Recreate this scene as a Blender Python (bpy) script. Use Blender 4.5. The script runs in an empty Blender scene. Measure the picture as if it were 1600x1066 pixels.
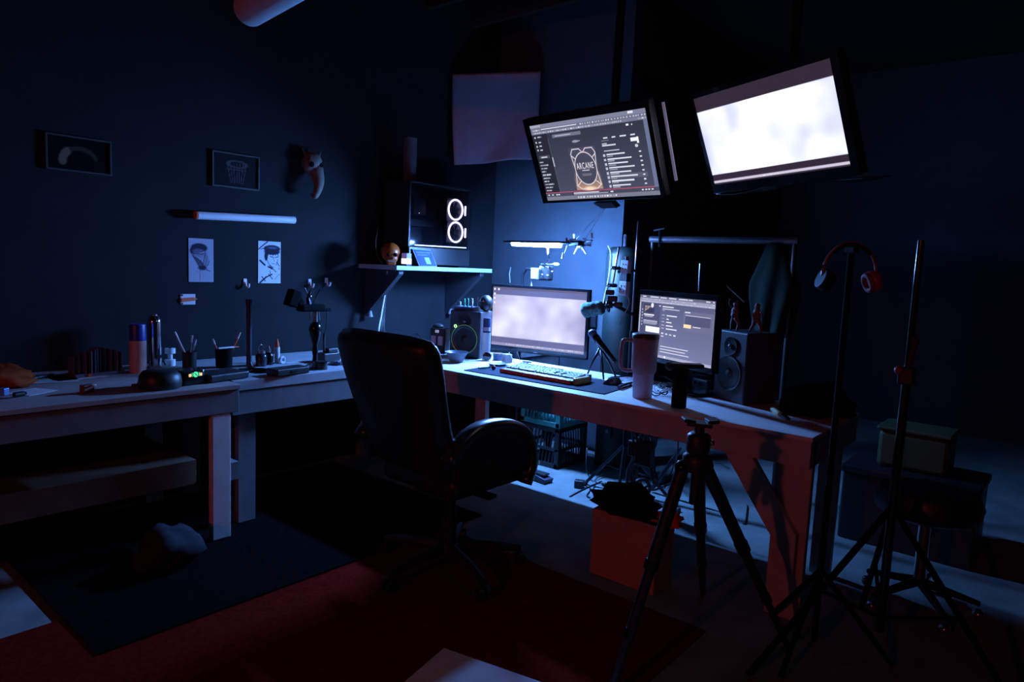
import bpy, math, random
import numpy as np
from mathutils import Vector, Matrix, noise

random.seed(7)
SC = bpy.context.scene
COL = SC.collection

# ------------------------------------------------------------------ camera
F_PX, YAW, PITCH, ROLL, EYE = 1077.2, 0.08788, 0.10937, -0.04388, 1.3598
_a = math.radians(135) - YAW
FW = np.array([math.cos(_a) * math.cos(PITCH), math.sin(_a) * math.cos(PITCH), -math.sin(PITCH)])
_r = np.array([math.sin(_a), -math.cos(_a), 0.0])
_u = np.cross(_r, FW)
RT = math.cos(ROLL) * _r - math.sin(ROLL) * _u
UP = math.sin(ROLL) * _r + math.cos(ROLL) * _u
cam_d = bpy.data.cameras.new('camera')
cam_d.sensor_width = 36.0
cam_d.lens = F_PX / 1600 * 36.0
cam_d.clip_start = 0.05
cam = bpy.data.objects.new('camera', cam_d)
COL.objects.link(cam)
cam.matrix_world = Matrix(((RT[0], UP[0], -FW[0], 0), (RT[1], UP[1], -FW[1], 0),
                           (RT[2], UP[2], -FW[2], EYE), (0, 0, 0, 1)))
SC.camera = cam

# ------------------------------------------------------------------ world, exposure
w = bpy.data.worlds.new('world')
w.use_nodes = True
w.node_tree.nodes['Background'].inputs[0].default_value = (0.02, 0.03, 0.06, 1)
w.node_tree.nodes['Background'].inputs[1].default_value = 0.02
SC.world = w
SC.view_settings.view_transform = 'Standard'
SC.view_settings.look = 'None'
SC.view_settings.gamma = 1.0
SC.view_settings.use_curve_mapping = False
SC.view_settings.exposure = 0.0
SC.cycles.sample_clamp_indirect = 4.0
SC.cycles.use_denoising = True
SC.cycles.diffuse_bounces = 3

LAMP_RGB = (0.12, 0.335, 1.0)
LAMP_POWER = 3000.0
RED_RGB = (1.0, 0.13, 0.10)
RED_WATTS = 100.0

# ------------------------------------------------------------------ helpers
def at(u, v, ax, val):
    """the point of the plane ax = val that the photograph shows at pixel (u, v)"""
    d = FW + RT * (u - 800) / F_PX - UP * (v - 533) / F_PX
    i = 'xyz'.index(ax)
    o = np.array([0, 0, EYE])
    return o + d * (val - o[i]) / d[i]

def dep(p):
    return float((np.array(p, float) - np.array([0, 0, EYE])) @ FW)

def px(n, p):
    return n * dep(p) / F_PX

def lin(c):
    c = np.asarray(c, float) / 255.0
    return np.where(c <= 0.04045, c / 12.92, ((c + 0.055) / 1.055) ** 2.4)

MATS = {}
def mat(name, rgb, rough=0.6, metal=0.0, var=0.15, scale=20.0, bump=0.0, emit=0.0, emit_rgb=None, trans=0.0, alpha=1.0, coat=0.0, spec=None):
    if name in MATS:
        return MATS[name]
    m = bpy.data.materials.new(name)
    m.use_nodes = True
    nt = m.node_tree
    b = nt.nodes['Principled BSDF']
    c = tuple(float(x) for x in lin(rgb))
    if var > 0:
        tc = nt.nodes.new('ShaderNodeTexCoord')
        n = nt.nodes.new('ShaderNodeTexNoise')
        n.inputs['Scale'].default_value = scale
        n.inputs['Detail'].default_value = 5
        nt.links.new(tc.outputs['Object'], n.inputs['Vector'])
        r = nt.nodes.new('ShaderNodeValToRGB')
        r.color_ramp.elements[0].position = 0.3
        r.color_ramp.elements[1].position = 0.7
        r.color_ramp.elements[0].color = tuple(x * (1 - var) for x in c) + (1,)
        r.color_ramp.elements[1].color = tuple(min(1, x * (1 + var)) for x in c) + (1,)
        nt.links.new(n.outputs['Fac'], r.inputs['Fac'])
        nt.links.new(r.outputs['Color'], b.inputs['Base Color'])
        if bump > 0:
            bp = nt.nodes.new('ShaderNodeBump')
            bp.inputs['Strength'].default_value = bump
            bp.inputs['Distance'].default_value = 0.01
            nt.links.new(n.outputs['Fac'], bp.inputs['Height'])
            nt.links.new(bp.outputs['Normal'], b.inputs['Normal'])
    else:
        b.inputs['Base Color'].default_value = c + (1,)
    b.inputs['Roughness'].default_value = rough
    b.inputs['Metallic'].default_value = metal
    b.inputs['Transmission Weight'].default_value = trans
    b.inputs['Alpha'].default_value = alpha
    b.inputs['Coat Weight'].default_value = coat
    b.inputs['Coat Roughness'].default_value = 0.22
    b.inputs['Specular IOR Level'].default_value = spec if spec is not None else (0.08 if rough >= 0.75 else 0.5)
    if emit > 0:
        b.inputs['Emission Color'].default_value = tuple(emit_rgb or c) + (1,)
        b.inputs['Emission Strength'].default_value = emit
    MATS[name] = m
    return m

def print_mat(name, emit=0.0, rough=0.5):
    """flat print: the colours come from the mesh's own 'ink' attribute"""
    m = bpy.data.materials.new(name)
    m.use_nodes = True
    nt = m.node_tree
    b = nt.nodes['Principled BSDF']
    a = nt.nodes.new('ShaderNodeAttribute')
    a.attribute_name = 'ink'
    if emit > 0:
        b.inputs['Base Color'].default_value = (0.01, 0.01, 0.012, 1)
        nt.links.new(a.outputs['Color'], b.inputs['Emission Color'])
        b.inputs['Emission Strength'].default_value = emit
    else:
        nt.links.new(a.outputs['Color'], b.inputs['Base Color'])
    b.inputs['Roughness'].default_value = rough
    b.inputs['Specular IOR Level'].default_value = 0.5 if emit > 0 else 0.05
    return m

ORG = {}

def tag(o, label=None, cat=None, group=None, kind=None):
    if label: o['label'] = label
    if cat: o['category'] = cat
    if group: o['group'] = group
    if kind: o['kind'] = kind
    return o

def thing(name, label, cat, loc=(0, 0, 0), rz=0.0, group=None, world=False):
    o = bpy.data.objects.new(name, None)
    o.empty_display_size = 0.05
    COL.objects.link(o)
    o.location = tuple(float(x) for x in loc)
    o.rotation_euler = (0, 0, rz)
    ORG[o.name] = np.array(loc, float) if world else np.zeros(3)
    return tag(o, label, cat, group)

class G:
    """collects shapes and links them as ONE mesh object"""
    def __init__(self):
        self.v, self.f = [], []
    def add(self, v, f):
        n = len(self.v)
        self.v += [tuple(float(c) for c in p) for p in v]
        self.f += [tuple(i + n for i in q) for q in f]
        return self
    def box(self, c, s, rz=0.0, M=None):
        hx, hy, hz = s[0] / 2, s[1] / 2, s[2] / 2
        p = np.array([(x, y, z) for x in (-hx, hx) for y in (-hy, hy) for z in (-hz, hz)])
        if M is not None:
            p = p @ np.array(M).T
        if rz:
            k, q = math.cos(rz), math.sin(rz)
            p = np.stack([p[:, 0] * k - p[:, 1] * q, p[:, 0] * q + p[:, 1] * k, p[:, 2]], 1)
        return self.add(p + np.array(c, float), [(0, 1, 3, 2), (4, 6, 7, 5), (0, 4, 5, 1), (2, 3, 7, 6), (0, 2, 6, 4), (1, 5, 7, 3)])
    def span(self, a, b):
        a, b = np.array(a, float), np.array(b, float)
        return self.box((a + b) / 2, np.abs(b - a))
    def cyl(self, p0, p1, r0, r1=None, n=14):
        return self.tube([p0, p1], [r0, r0 if r1 is None else r1], n)
    def tube(self, pts, r, n=8, squash=None):
        P = [np.array(p, float) for p in pts]
        rs = r if isinstance(r, (list, tuple)) else [r] * len(P)
        T = []
        for i in range(len(P)):
            t = P[min(i + 1, len(P) - 1)] - P[max(i - 1, 0)]
            T.append(t / (np.linalg.norm(t) + 1e-12))
        a = np.array([0, 0, 1.0]) if abs(T[0][2]) < 0.9 else np.array([1.0, 0, 0])
        X = np.cross(T[0], a); X /= np.linalg.norm(X)
        vs, fs = [], []
        for i, p in enumerate(P):
            X = X - T[i] * (X @ T[i]); X /= np.linalg.norm(X)
            Y = np.cross(T[i], X)
            for k in range(n):
                th = 2 * math.pi * k / n
                vs.append(p + rs[i] * (X * math.cos(th) + Y * math.sin(th)))
        for i in range(len(P) - 1):
            for k in range(n):
                k2 = (k + 1) % n
                fs.append((i * n + k, i * n + k2, (i + 1) * n + k2, (i + 1) * n + k))
        fs.append(tuple(range(n - 1, -1, -1)))
        fs.append(tuple((len(P) - 1) * n + k for k in range(n)))
        return self.add(vs, fs)
    def lathe(self, prof, n=24, c=(0, 0, 0), M=None):
        vs, fs = [], []
        for r, z in prof:
            for k in range(n):
                th = 2 * math.pi * k / n
                vs.append((r * math.cos(th), r * math.sin(th), z))
        m = len(prof)
        for i in range(m - 1):
            for k in range(n):
                k2 = (k + 1) % n
                fs.append((i * n + k, i * n + k2, (i + 1) * n + k2, (i + 1) * n + k))
        if prof[0][0] > 1e-6: fs.append(tuple(range(n - 1, -1, -1)))
        if prof[-1][0] > 1e-6: fs.append(tuple((m - 1) * n + k for k in range(n)))
        vs = np.array(vs)
        if M is not None: vs = vs @ np.array(M).T
        return self.add(vs + np.array(c, float), fs)
    def sph(self, c, r, n=18, m=10, amp=0.0, seed=0.0, fr=3.0, M=None):
        r = np.array(r if hasattr(r, '__len__') else (r, r, r), float)
        vs, fs = [], []
        for i in range(m + 1):
            ph = math.pi * i / m
            for k in range(n):
                th = 2 * math.pi * k / n
                d = np.array([math.sin(ph) * math.cos(th), math.sin(ph) * math.sin(th), -math.cos(ph)])
                s = 1.0
                if amp: s += amp * noise.noise(Vector(tuple(d * fr)) + Vector((seed, seed * 2, 0)))
                vs.append(d * r * s)
        for i in range(m):
            for k in range(n):
                k2 = (k + 1) % n
                fs.append((i * n + k, i * n + k2, (i + 1) * n + k2, (i + 1) * n + k))
        vs = np.array(vs)
        if M is not None: vs = vs @ np.array(M).T
        return self.add(vs + np.array(c, float), fs)
    def torus(self, c, R, r, ax=(0, 0, 1), n=28, m=8, a0=0.0, a1=2 * math.pi):
        ax = np.array(ax, float); ax /= np.linalg.norm(ax)
        a = np.array([0, 0, 1.0]) if abs(ax[2]) < 0.9 else np.array([1.0, 0, 0])
        X = np.cross(a, ax); X /= np.linalg.norm(X)
        Y = np.cross(ax, X)
        closed = a1 - a0 > 2 * math.pi - 1e-6
        vs, fs = [], []
        N = n if closed else n + 1
        for i in range(N):
            th = a0 + (a1 - a0) * i / n
            d = X * math.cos(th) + Y * math.sin(th)
            for k in range(m):
                ph = 2 * math.pi * k / m
                vs.append(np.array(c) + d * (R + r * math.cos(ph)) + ax * r * math.sin(ph))
        for i in range(n):
            i2 = (i + 1) % N
            if not closed and i + 1 >= N: break
            for k in range(m):
                k2 = (k + 1) % m
                fs.append((i * m + k, i2 * m + k, i2 * m + k2, i * m + k2))
        return self.add(vs, fs)
    def prism(self, poly, O, ex, ey, d):
        O, ex, ey, d = (np.array(q, float) for q in (O, ex, ey, d))
        n = len(poly)
        a = [O + ex * x + ey * y for x, y in poly]
        vs = a + [p + d for p in a]
        fs = [tuple(range(n - 1, -1, -1)), tuple(range(n, 2 * n))]
        for k in range(n):
            k2 = (k + 1) % n
            fs.append((k, k2, n + k2, n + k))
        return self.add(vs, fs)
    def grid(self, fn, nu, nv):
        vs = [fn(i / (nu - 1), j / (nv - 1)) for j in range(nv) for i in range(nu)]
        fs = [(j * nu + i, j * nu + i + 1, (j + 1) * nu + i + 1, (j + 1) * nu + i) for j in range(nv - 1) for i in range(nu - 1)]
        return self.add(vs, fs)
    def build(self, name, m, parent=None, smooth=False, bevel=0.0, solid=0.0, label=None, org=None, seg=2, subd=0):
        o0 = org if org is not None else (ORG[parent.name] if parent else np.zeros(3))
        me = bpy.data.meshes.new(name)
        me.from_pydata([tuple(np.array(p) - o0) for p in self.v], [], self.f)
        me.materials.append(m)
        me.update()
        o = bpy.data.objects.new(name, me)
        COL.objects.link(o)
        if parent:
            o.parent = parent
            ORG[o.name] = o0
        elif org is not None:
            o.location = tuple(float(x) for x in o0)
            ORG[o.name] = o0
        else:
            ORG[o.name] = np.zeros(3)
        if solid:
            s = o.modifiers.new('thickness', 'SOLIDIFY'); s.thickness = solid; s.offset = 0
        if bevel:
            b = o.modifiers.new('edges', 'BEVEL'); b.width = bevel; b.segments = seg; b.limit_method = 'ANGLE'; b.angle_limit = 0.7
        if subd:
            s = o.modifiers.new('round', 'SUBSURF'); s.levels = subd; s.render_levels = subd
        if smooth:
            for p in me.polygons: p.use_smooth = True
            if bevel or smooth == 'auto':
                try: me.set_sharp_from_angle(angle=0.8)
                except Exception: pass
        if label: o['label'] = label
        return o

def solo(g, name, m, label, cat, group=None, kind=None, **k):
    """a thing that is one mesh; its origin sits at the middle of its base"""
    P = np.array(g.v)
    org = np.array([(P[:, 0].min() + P[:, 0].max()) / 2, (P[:, 1].min() + P[:, 1].max()) / 2, P[:, 2].min()])
    return tag(g.build(name, m, None, org=org, **k), label, cat, group, kind)

def struct(g, name, m, **k):
    return tag(g.build(name, m, **k), kind='structure')

def picture(name, img, O, ex, ey, m, parent=None):
    """a flat printed or glowing panel; img is rows x columns x rgb (0-255), one mesh vertex per pixel"""
    h, wd = img.shape[:2]
    o0 = ORG[parent.name] if parent else np.zeros(3)
    O, ex, ey = np.array(O, float) - o0, np.array(ex, float), np.array(ey, float)
    jj, ii = np.mgrid[0:h, 0:wd]
    P = O + ex * (ii / (wd - 1))[..., None] + ey * (1 - jj / (h - 1))[..., None]
    idx = (jj * wd + ii)
    q = np.stack([idx[1:, :-1], idx[1:, 1:], idx[:-1, 1:], idx[:-1, :-1]], -1).reshape(-1, 4)
    me = bpy.data.meshes.new(name)
    me.from_pydata(P.reshape(-1, 3).tolist(), [], q.tolist())
    col = np.ones((h * wd, 4), np.float32)
    col[:, :3] = lin(np.clip(img, 0, 400).reshape(-1, 3))
    ca = me.color_attributes.new('ink', 'FLOAT_COLOR', 'POINT')
    ca.data.foreach_set('color', col.ravel())
    me.materials.append(m)
    me.update()
    o = bpy.data.objects.new(name, me)
    COL.objects.link(o)
    if parent:
        o.parent = parent
        ORG[o.name] = o0
    return o

def dup(o, parent=None):
    c = o.copy()
    COL.objects.link(c)
    if parent: c.parent = parent
    for ch in [x for x in bpy.data.objects if x.parent == o]:
        dup(ch, c)
    return c

def arc(p0, p1, sag, n=10, jit=0.0, seed=0):
    p0, p1 = np.array(p0, float), np.array(p1, float)
    rnd = random.Random(seed)
    out = []
    for i in range(n + 1):
        t = i / n
        p = p0 * (1 - t) + p1 * t + np.array([0, 0, -sag * 4 * t * (1 - t)])
        if jit and 0 < i < n: p = p + np.array([rnd.uniform(-jit, jit) for _ in range(3)])
        out.append(p)
    return out

def spline(pts, n=6):
    P = [np.array(p, float) for p in pts]
    P = [2 * P[0] - P[1]] + P + [2 * P[-1] - P[-2]]
    out = []
    for i in range(1, len(P) - 2):
        for k in range(n):
            t = k / n
            a, b, c, d = P[i - 1], P[i], P[i + 1], P[i + 2]
            out.append(0.5 * (2 * b + (c - a) * t + (2 * a - 5 * b + 4 * c - d) * t * t + (3 * b - a - 3 * c + d) * t ** 3))
    out.append(P[-2])
    return out

def frameM(ez, ex=None):
    ez = np.array(ez, float); ez /= np.linalg.norm(ez)
    a = np.array([0, 0, 1.0]) if abs(ez[2]) < 0.95 else np.array([1.0, 0, 0])
    x = np.cross(a, ez) if ex is None else np.array(ex, float)
    x = x - ez * (x @ ez); x /= np.linalg.norm(x)
    return np.stack([x, np.cross(ez, x), ez], 1)

# ------------------------------------------------------------------ materials
concrete = mat('concrete', (112, 120, 118), 0.75, var=0.22, scale=6, bump=0.15)
wall_paint = mat('black_wall_paint', (33, 35, 38), 0.85, var=0.1, scale=9, bump=0.12)
wall_dark = mat('dark_wall_sheet', (42, 45, 49), 0.8, var=0.1, scale=7, bump=0.1)
wall_grey = mat('grey_wall_sheet', (60, 66, 72), 0.85, var=0.1, scale=7, bump=0.1)
dark_wood = mat('dark_joist_wood', (50, 40, 36), 0.85, var=0.25, scale=12)
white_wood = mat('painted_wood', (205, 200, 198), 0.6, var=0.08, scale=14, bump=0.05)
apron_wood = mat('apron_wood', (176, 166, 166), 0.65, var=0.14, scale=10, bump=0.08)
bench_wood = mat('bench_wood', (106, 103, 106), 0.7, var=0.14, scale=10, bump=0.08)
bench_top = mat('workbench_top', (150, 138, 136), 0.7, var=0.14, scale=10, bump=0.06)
bench_raw = mat('bench_raw_wood', (88, 76, 62), 0.8, var=0.2, scale=10)
blk = mat('black_plastic', (26, 26, 29), 0.45, var=0.1, scale=30)
blk_gloss = mat('black_gloss', (14, 14, 17), 0.16, var=0.0)
blk_matte = mat('black_fabric', (16, 16, 19), 0.9, var=0.2, scale=60)
leather = mat('black_leather', (15, 15, 17), 0.42, var=0.15, scale=50, bump=0.08)
arm_gloss = mat('black_arm_padding', (30, 30, 34), 0.35, var=0.0, coat=1.0)
steel = mat('brushed_steel', (170, 172, 178), 0.28, 1.0, var=0.05)
chrome = mat('chrome', (215, 215, 220), 0.12, 1.0, var=0.0)
dark_metal = mat('dark_metal', (48, 48, 54), 0.35, 0.8, var=0.05)
white_plastic = mat('white_plastic', (215, 215, 218), 0.45, var=0.04)
grey_plastic = mat('grey_plastic', (120, 122, 128), 0.5, var=0.06)
cable_blk = mat('black_cable', (20, 20, 22), 0.5, var=0.0)
cable_wht = mat('white_cable', (190, 192, 196), 0.5, var=0.0)
teal_paint = mat('teal_paint', (20, 32, 30), 0.5, var=0.12, scale=8)
orange = mat('orange_plastic', (196, 84, 40), 0.5, var=0.08)
red_pl = mat('red_plastic', (140, 26, 22), 0.4, var=0.1)
paper = mat('white_paper', (205, 203, 206), 0.8, var=0.05)
cardboard = mat('cardboard', (150, 112, 88), 0.85, var=0.12, scale=8)
glass = mat('clear_glass', (225, 235, 240), 0.05, var=0.0, trans=0.92)
milky = mat('milky_plastic', (228, 230, 234), 0.5, var=0.0, trans=0.65)
navy = mat('blue_plastic', (44, 50, 150), 0.4, var=0.05)
cloth_pink = mat('pale_cloth', (158, 138, 148), 0.9, var=0.08, scale=14)

# ------------------------------------------------------------------ room
X1, Y2, ZC = -3.85, 4.30, 3.35
XR, YB = 3.2, -5.0
struct(G().span((X1 - .1, YB - .1, -.1), (XR + .1, 7.5, 0)), 'floor', concrete)
struct(G().span((X1 - .1, YB - .1, 0), (X1, Y2 + .1, ZC)), 'wall_left', wall_paint)
XW, YF = -2.62, 7.4
struct(G().span((X1, Y2, 0), (XW, Y2 + .1, ZC)), 'wall_back', wall_grey)
struct(G().span((XW - .1, Y2 + .1, 0), (XW, YF, ZC)), 'wall_side', wall_dark)
struct(G().span((XW - .1, YF, 0), (XR + .1, YF + .1, ZC)), 'wall_far', wall_dark)
struct(G().span((XR, YB, 0), (XR + .1, 7.4, ZC)), 'wall_right', wall_dark)
struct(G().span((X1, YB - .1, 0), (XR, YB, ZC)), 'wall_front', wall_dark)
ceil = struct(G().span((X1 - .1, YB - .1, ZC), (XR + .1, 7.5, ZC + .1)), 'ceiling', dark_wood)
jm = None
y = -4.6
while y < 4.2:
    if jm is None:
        j = G().box((0, 0, 0), (XR - X1, .045, .2)).build('joist', dark_wood, ceil)
        jm = j
    else:
        j = jm.copy(); COL.objects.link(j); j.parent = ceil
    j.location = ((X1 + XR) / 2, y, ZC - .1)
    y += 0.45

# round tank behind the desk
cx, cy = -2.475, 4.11
t = thing('water_tank', 'tall round teal tank standing behind the desk between the desk monitors', 'tank', (cx, cy, 0))
G().lathe([(.125, .03), (.125, 1.46), (.118, 1.495), (.09, 1.515), (0, 1.52)], 32).build('shell', teal_paint, t, smooth='auto')
G().lathe([(.135, 0), (.135, .03)], 32).build('base_ring', dark_metal, t)
G().cyl((0, 0, 1.515), (0, 0, 1.60), .018).build('outlet', dark_metal, t)

# ------------------------------------------------------------------ desk and benches
DZ = .76
t = thing('desk', 'long white topped wooden desk with monitors, apron and diagonal leg brace', 'desk', (-1.9, 3.08, 0), world=True)
G().span((-3.095, 2.700, .742), (-.758, 3.40, DZ)).build('tabletop', white_wood, t, bevel=.003)
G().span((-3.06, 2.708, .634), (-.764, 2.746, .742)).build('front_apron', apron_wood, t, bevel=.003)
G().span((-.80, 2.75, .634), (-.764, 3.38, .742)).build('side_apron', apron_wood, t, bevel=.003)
G().span((-3.06, 3.34, .634), (-.80, 3.378, .742)).build('rear_apron', apron_wood, t)
for (a, b) in (((-.902, 2.749, 0), (-.764, 2.787, .742)), ((-.89, 3.29, 0), (-.80, 3.33, .742)),
               ((-3.05, 2.75, 0), (-2.96, 2.788, .742)), ((-3.05, 3.29, 0), (-2.96, 3.33, .742))):
    G().span(a, b).build('leg', apron_wood, t, bevel=.003)
G().prism([(-1.112, .645), (-.995, .645), (-.90, .513), (-.79, .36), (-.79, .2), (-.90, .352)], (0, 2.712, 0), (1, 0, 0), (0, 0, 1), (0, .036, 0)).build('brace', apron_wood, t, bevel=.002)

t = thing('workbench', 'long pale wooden workbench along the left wall with clutter on top', 'workbench', (-3.4, .5, 0), world=True)
G().span((X1 + .005, -.9, .727), (-3.012, 1.632, .75)).build('tabletop', bench_top, t, bevel=.003)
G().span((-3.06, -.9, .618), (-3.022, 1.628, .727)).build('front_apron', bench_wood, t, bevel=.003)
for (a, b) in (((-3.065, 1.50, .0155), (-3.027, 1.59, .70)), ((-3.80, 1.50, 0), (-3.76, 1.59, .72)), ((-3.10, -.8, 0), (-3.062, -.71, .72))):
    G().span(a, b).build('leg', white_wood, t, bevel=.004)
G().span((-3.14, -.9, .285), (-3.10, 1.46, .385)).build('stretcher', bench_raw, t, bevel=.003)
G().span((-3.15, 1.592, .285), (-3.035, 1.632, .375)).build('stretcher_block', bench_wood, t, bevel=.003)
G().span((-3.80, -.9, .385), (-3.10, 1.46, .40)).build('lower_shelf', bench_raw, t)

t = thing('corner_bench', 'second shorter workbench filling the corner between left wall and desk', 'workbench', (-3.45, 3.0, 0), world=True)
G().span((X1 + .005, 1.64, .70), (-3.10, Y2 - .01, .75)).build('tabletop', mat('bench_top_wood', (150, 152, 158), .65, var=.12, scale=9), t, bevel=.003)
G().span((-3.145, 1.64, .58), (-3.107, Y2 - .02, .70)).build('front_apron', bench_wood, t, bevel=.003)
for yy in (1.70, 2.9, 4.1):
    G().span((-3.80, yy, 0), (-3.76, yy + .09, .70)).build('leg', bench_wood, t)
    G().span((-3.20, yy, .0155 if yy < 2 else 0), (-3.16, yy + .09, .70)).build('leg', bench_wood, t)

# ------------------------------------------------------------------ wall shelf over the corner bench
SZ = 1.325
t = thing('wall_shelf', 'pale wall shelf on two diagonal brackets carrying the glowing computer', 'shelf', (X1, 3.4, SZ - .03), world=True)
G().span((X1 + .002, 2.93, SZ - .028), (-3.45, 3.85, SZ)).build('board', mat('shelf_board', (150, 164, 164), .55, var=.08), t, bevel=.002)
for yy in (2.98, 3.76):
    b = G().prism([(0, -.03), (.36, -.03), (.36, -.055), (.045, -.33), (0, -.36)], (X1 + .003, yy, SZ), (1, 0, 0), (0, 0, 1), (0, .04, 0))
    b.build('bracket', mat('bracket_wood', (34, 36, 42), .6), t, bevel=.003)
    G().cyl((-3.80, yy + .02, SZ - .36), (-3.80, yy + .02, SZ - .31), .022, .008).build('bracket_cap', grey_plastic, t)

# ------------------------------------------------------------------ led lamp bar
LY = 3.55
LP = at(838.5, 381.5, 'y', LY)
L0, L1 = at(800, 380, 'y', LY), at(877, 383, 'y', LY)
t = thing('led_bar_lamp', 'bright bluish white light bar on a clamp post above the wide desk monitor', 'lamp', (-3.07, 3.75, 0), world=True)
lm = bpy.data.materials.new('lamp_diffuser'); lm.use_nodes = True
_b = lm.node_tree.nodes['Principled BSDF']
_b.inputs['Base Color'].default_value = (.8, .8, .8, 1)
_b.inputs['Emission Color'].default_value = LAMP_RGB + (1,)
_b.inputs['Emission Strength'].default_value = LAMP_POWER
dl = L1 - L0
G().tube([L0, L0 + dl * .02, L0 + dl * .98, L1], [.008, .017, .017, .008], 12).build('diffuser', lm, t, smooth=True)
hm_ = (L0 + L1) / 2
G().span((L0[0] - .05, LY - .034, hm_[2] + .005), (L1[0] + .05, LY + .028, hm_[2] + .019)).build('housing', dark_metal, t, bevel=.003)
pb = np.array([-3.07, 3.75, .02])
pt = at(856, 384, 'y', LY)
G().tube([pb, (pb[0], pb[1], 1.20), (pb[0], pb[1], 1.30), (pb[0] + .05, pb[1] - .02, 1.34), (-2.88, 3.68, 1.34)], .010, 10).build('post', dark_metal, t, smooth=True)
G().box((pb[0], pb[1], .011), (.14, .14, .02)).build('floor_plate', dark_metal, t, bevel=.004)
G().tube([(-2.88, 3.68, 1.34), (pt[0], LY + .02, 1.40), pt + [0, 0, -.015]], .006, 8).build('neck', chrome, t, smooth=True)
k = at(853, 427, 'y', 3.66)
G().box(k, (.085, .06, .10)).build('clamp_body', blk, t, bevel=.012)
for du, dv in ((-9, -6), (-6, 3), (3, 4), (10, -2)):
    G().sph(at(853 + du, 427 + dv, 'y', 3.62), .009).build('screw', chrome, t, smooth=True)
q = at(836, 428, 'y', 3.63)
G().box(q, (.055, .03, .075)).build('control_box', grey_plastic, t, bevel=.006)
G().tube([at(831, 436, 'y', 3.63), at(831, 450, 'y', 3.63)], .005).build('control_lead', cable_wht, t)
G().tube([at(845, 413, 'y', 3.63), at(875, 413, 'y', 3.63)], .004).build('cross_rod', chrome, t)
G().tube([at(866, 413, 'y', 3.62), at(872, 413, 'y', 3.62)], .009).build('rod_tip', white_plastic, t)
cd_ = at(879, 404, 'y', LY)
G().tube([(L1[0] + .045, LY, L1[2]), (cd_[0], LY, cd_[2])], .0012, 5).build('pull_cord', cable_wht, t)
G().tube([(cd_[0], LY, cd_[2] + .035), (cd_[0], LY, cd_[2])], [.004, .007], 8).build('cord_end', white_plastic, t)

# red lamp far behind the camera
rl = np.array([-.55, -4.6, 2.35])
t = thing('red_bulb_lamp', 'red bulb in a wall holder behind the viewpoint', 'lamp', (rl[0], YB, rl[2]), world=True)
G().cyl((rl[0], YB, rl[2]), (rl[0], -4.72, rl[2]), .035, .03).build('holder', blk, t)
G().sph((rl[0], -4.62, rl[2]), .075).build('bulb', mat('red_bulb_glass', (255, 60, 40), .3, var=0, emit=6, emit_rgb=RED_RGB), t, smooth=True)
ld = bpy.data.lights.new('red_bulb_light', 'POINT')
ld.color = RED_RGB; ld.energy = RED_WATTS; ld.shadow_soft_size = .08
lo = bpy.data.objects.new('red_bulb_light', ld); COL.objects.link(lo)
lo.location = (rl[0], -4.5, rl[2])

# ------------------------------------------------------------------ screens
def canvas(w_, h_, c):
    im = np.zeros((h_, w_, 3)); im[:] = c
    return im
def R_(im, x0, y0, x1, y1, c, a=1.0):
    h, w_ = im.shape[:2]
    i0, i1 = int(round(x0 * w_)), max(int(round(x0 * w_)) + 1, int(round(x1 * w_)))
    j0, j1 = int(round(y0 * h)), max(int(round(y0 * h)) + 1, int(round(y1 * h)))
    im[j0:j1, i0:i1] = im[j0:j1, i0:i1] * (1 - a) + np.array(c, float) * a
def dashes(im, x0, x1, y, hgt, c, seed, dmin=.004, dmax=.02, gap=.006):
    rnd = random.Random(seed); x = x0
    while x < x1:
        l = rnd.uniform(dmin, dmax)
        R_(im, x, y, min(x + l, x1), y + hgt, np.array(c) * rnd.uniform(.75, 1.0))
        x += l + rnd.uniform(gap * .5, gap * 1.5)
def line(im, x0, y0, x1, y1, wd, c):
    h, w_ = im.shape[:2]
    yy, xx = np.mgrid[0:h, 0:w_]
    X, Y = xx / h, yy / h
    ax, ay, bx, by = x0 * w_ / h, y0, x1 * w_ / h, y1
    L = (bx - ax) ** 2 + (by - ay) ** 2 + 1e-12
    tt = np.clip(((X - ax) * (bx - ax) + (Y - ay) * (by - ay)) / L, 0, 1)
    d = np.hypot(X - ax - tt * (bx - ax), Y - ay - tt * (by - ay))
    m = np.clip((wd - d) / (wd * .6), 0, 1)[..., None]
    im[:] = im * (1 - m) + np.array(c, float) * m
def oval(im, x, y, rx, ry, c, ring=None, soft=.15):
    h, w_ = im.shape[:2]
    yy, xx = np.mgrid[0:h, 0:w_]
    d = np.hypot((xx / w_ - x) / rx, (yy / h - y) / ry)
    m = np.clip((1 - d) / soft + .5, 0, 1) if ring is None else np.clip((ring - np.abs(d - 1)) / (ring * .6), 0, 1)
    im[:] = im * (1 - m[..., None]) + np.array(c, float) * m[..., None]
def smoke(im, x0, y0, x1, y1, base, amp, seed):
    h, w_ = im.shape[:2]
    for j in range(int(y0 * h), int(y1 * h)):
        for i in range(int(x0 * w_), int(x1 * w_)):
            X, Y = i / h, j / h
            n = noise.noise(Vector((X * 2.2 + seed, Y * 2.6, .3))) + .5 * noise.noise(Vector((X * 5 + seed, Y * 5.5, 1.3)))
            e = max(0, abs(i / w_ - .45) * 2 - .5)
            im[j, i] = np.array(base) + np.array(amp) * (n - e * 1.1)

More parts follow.
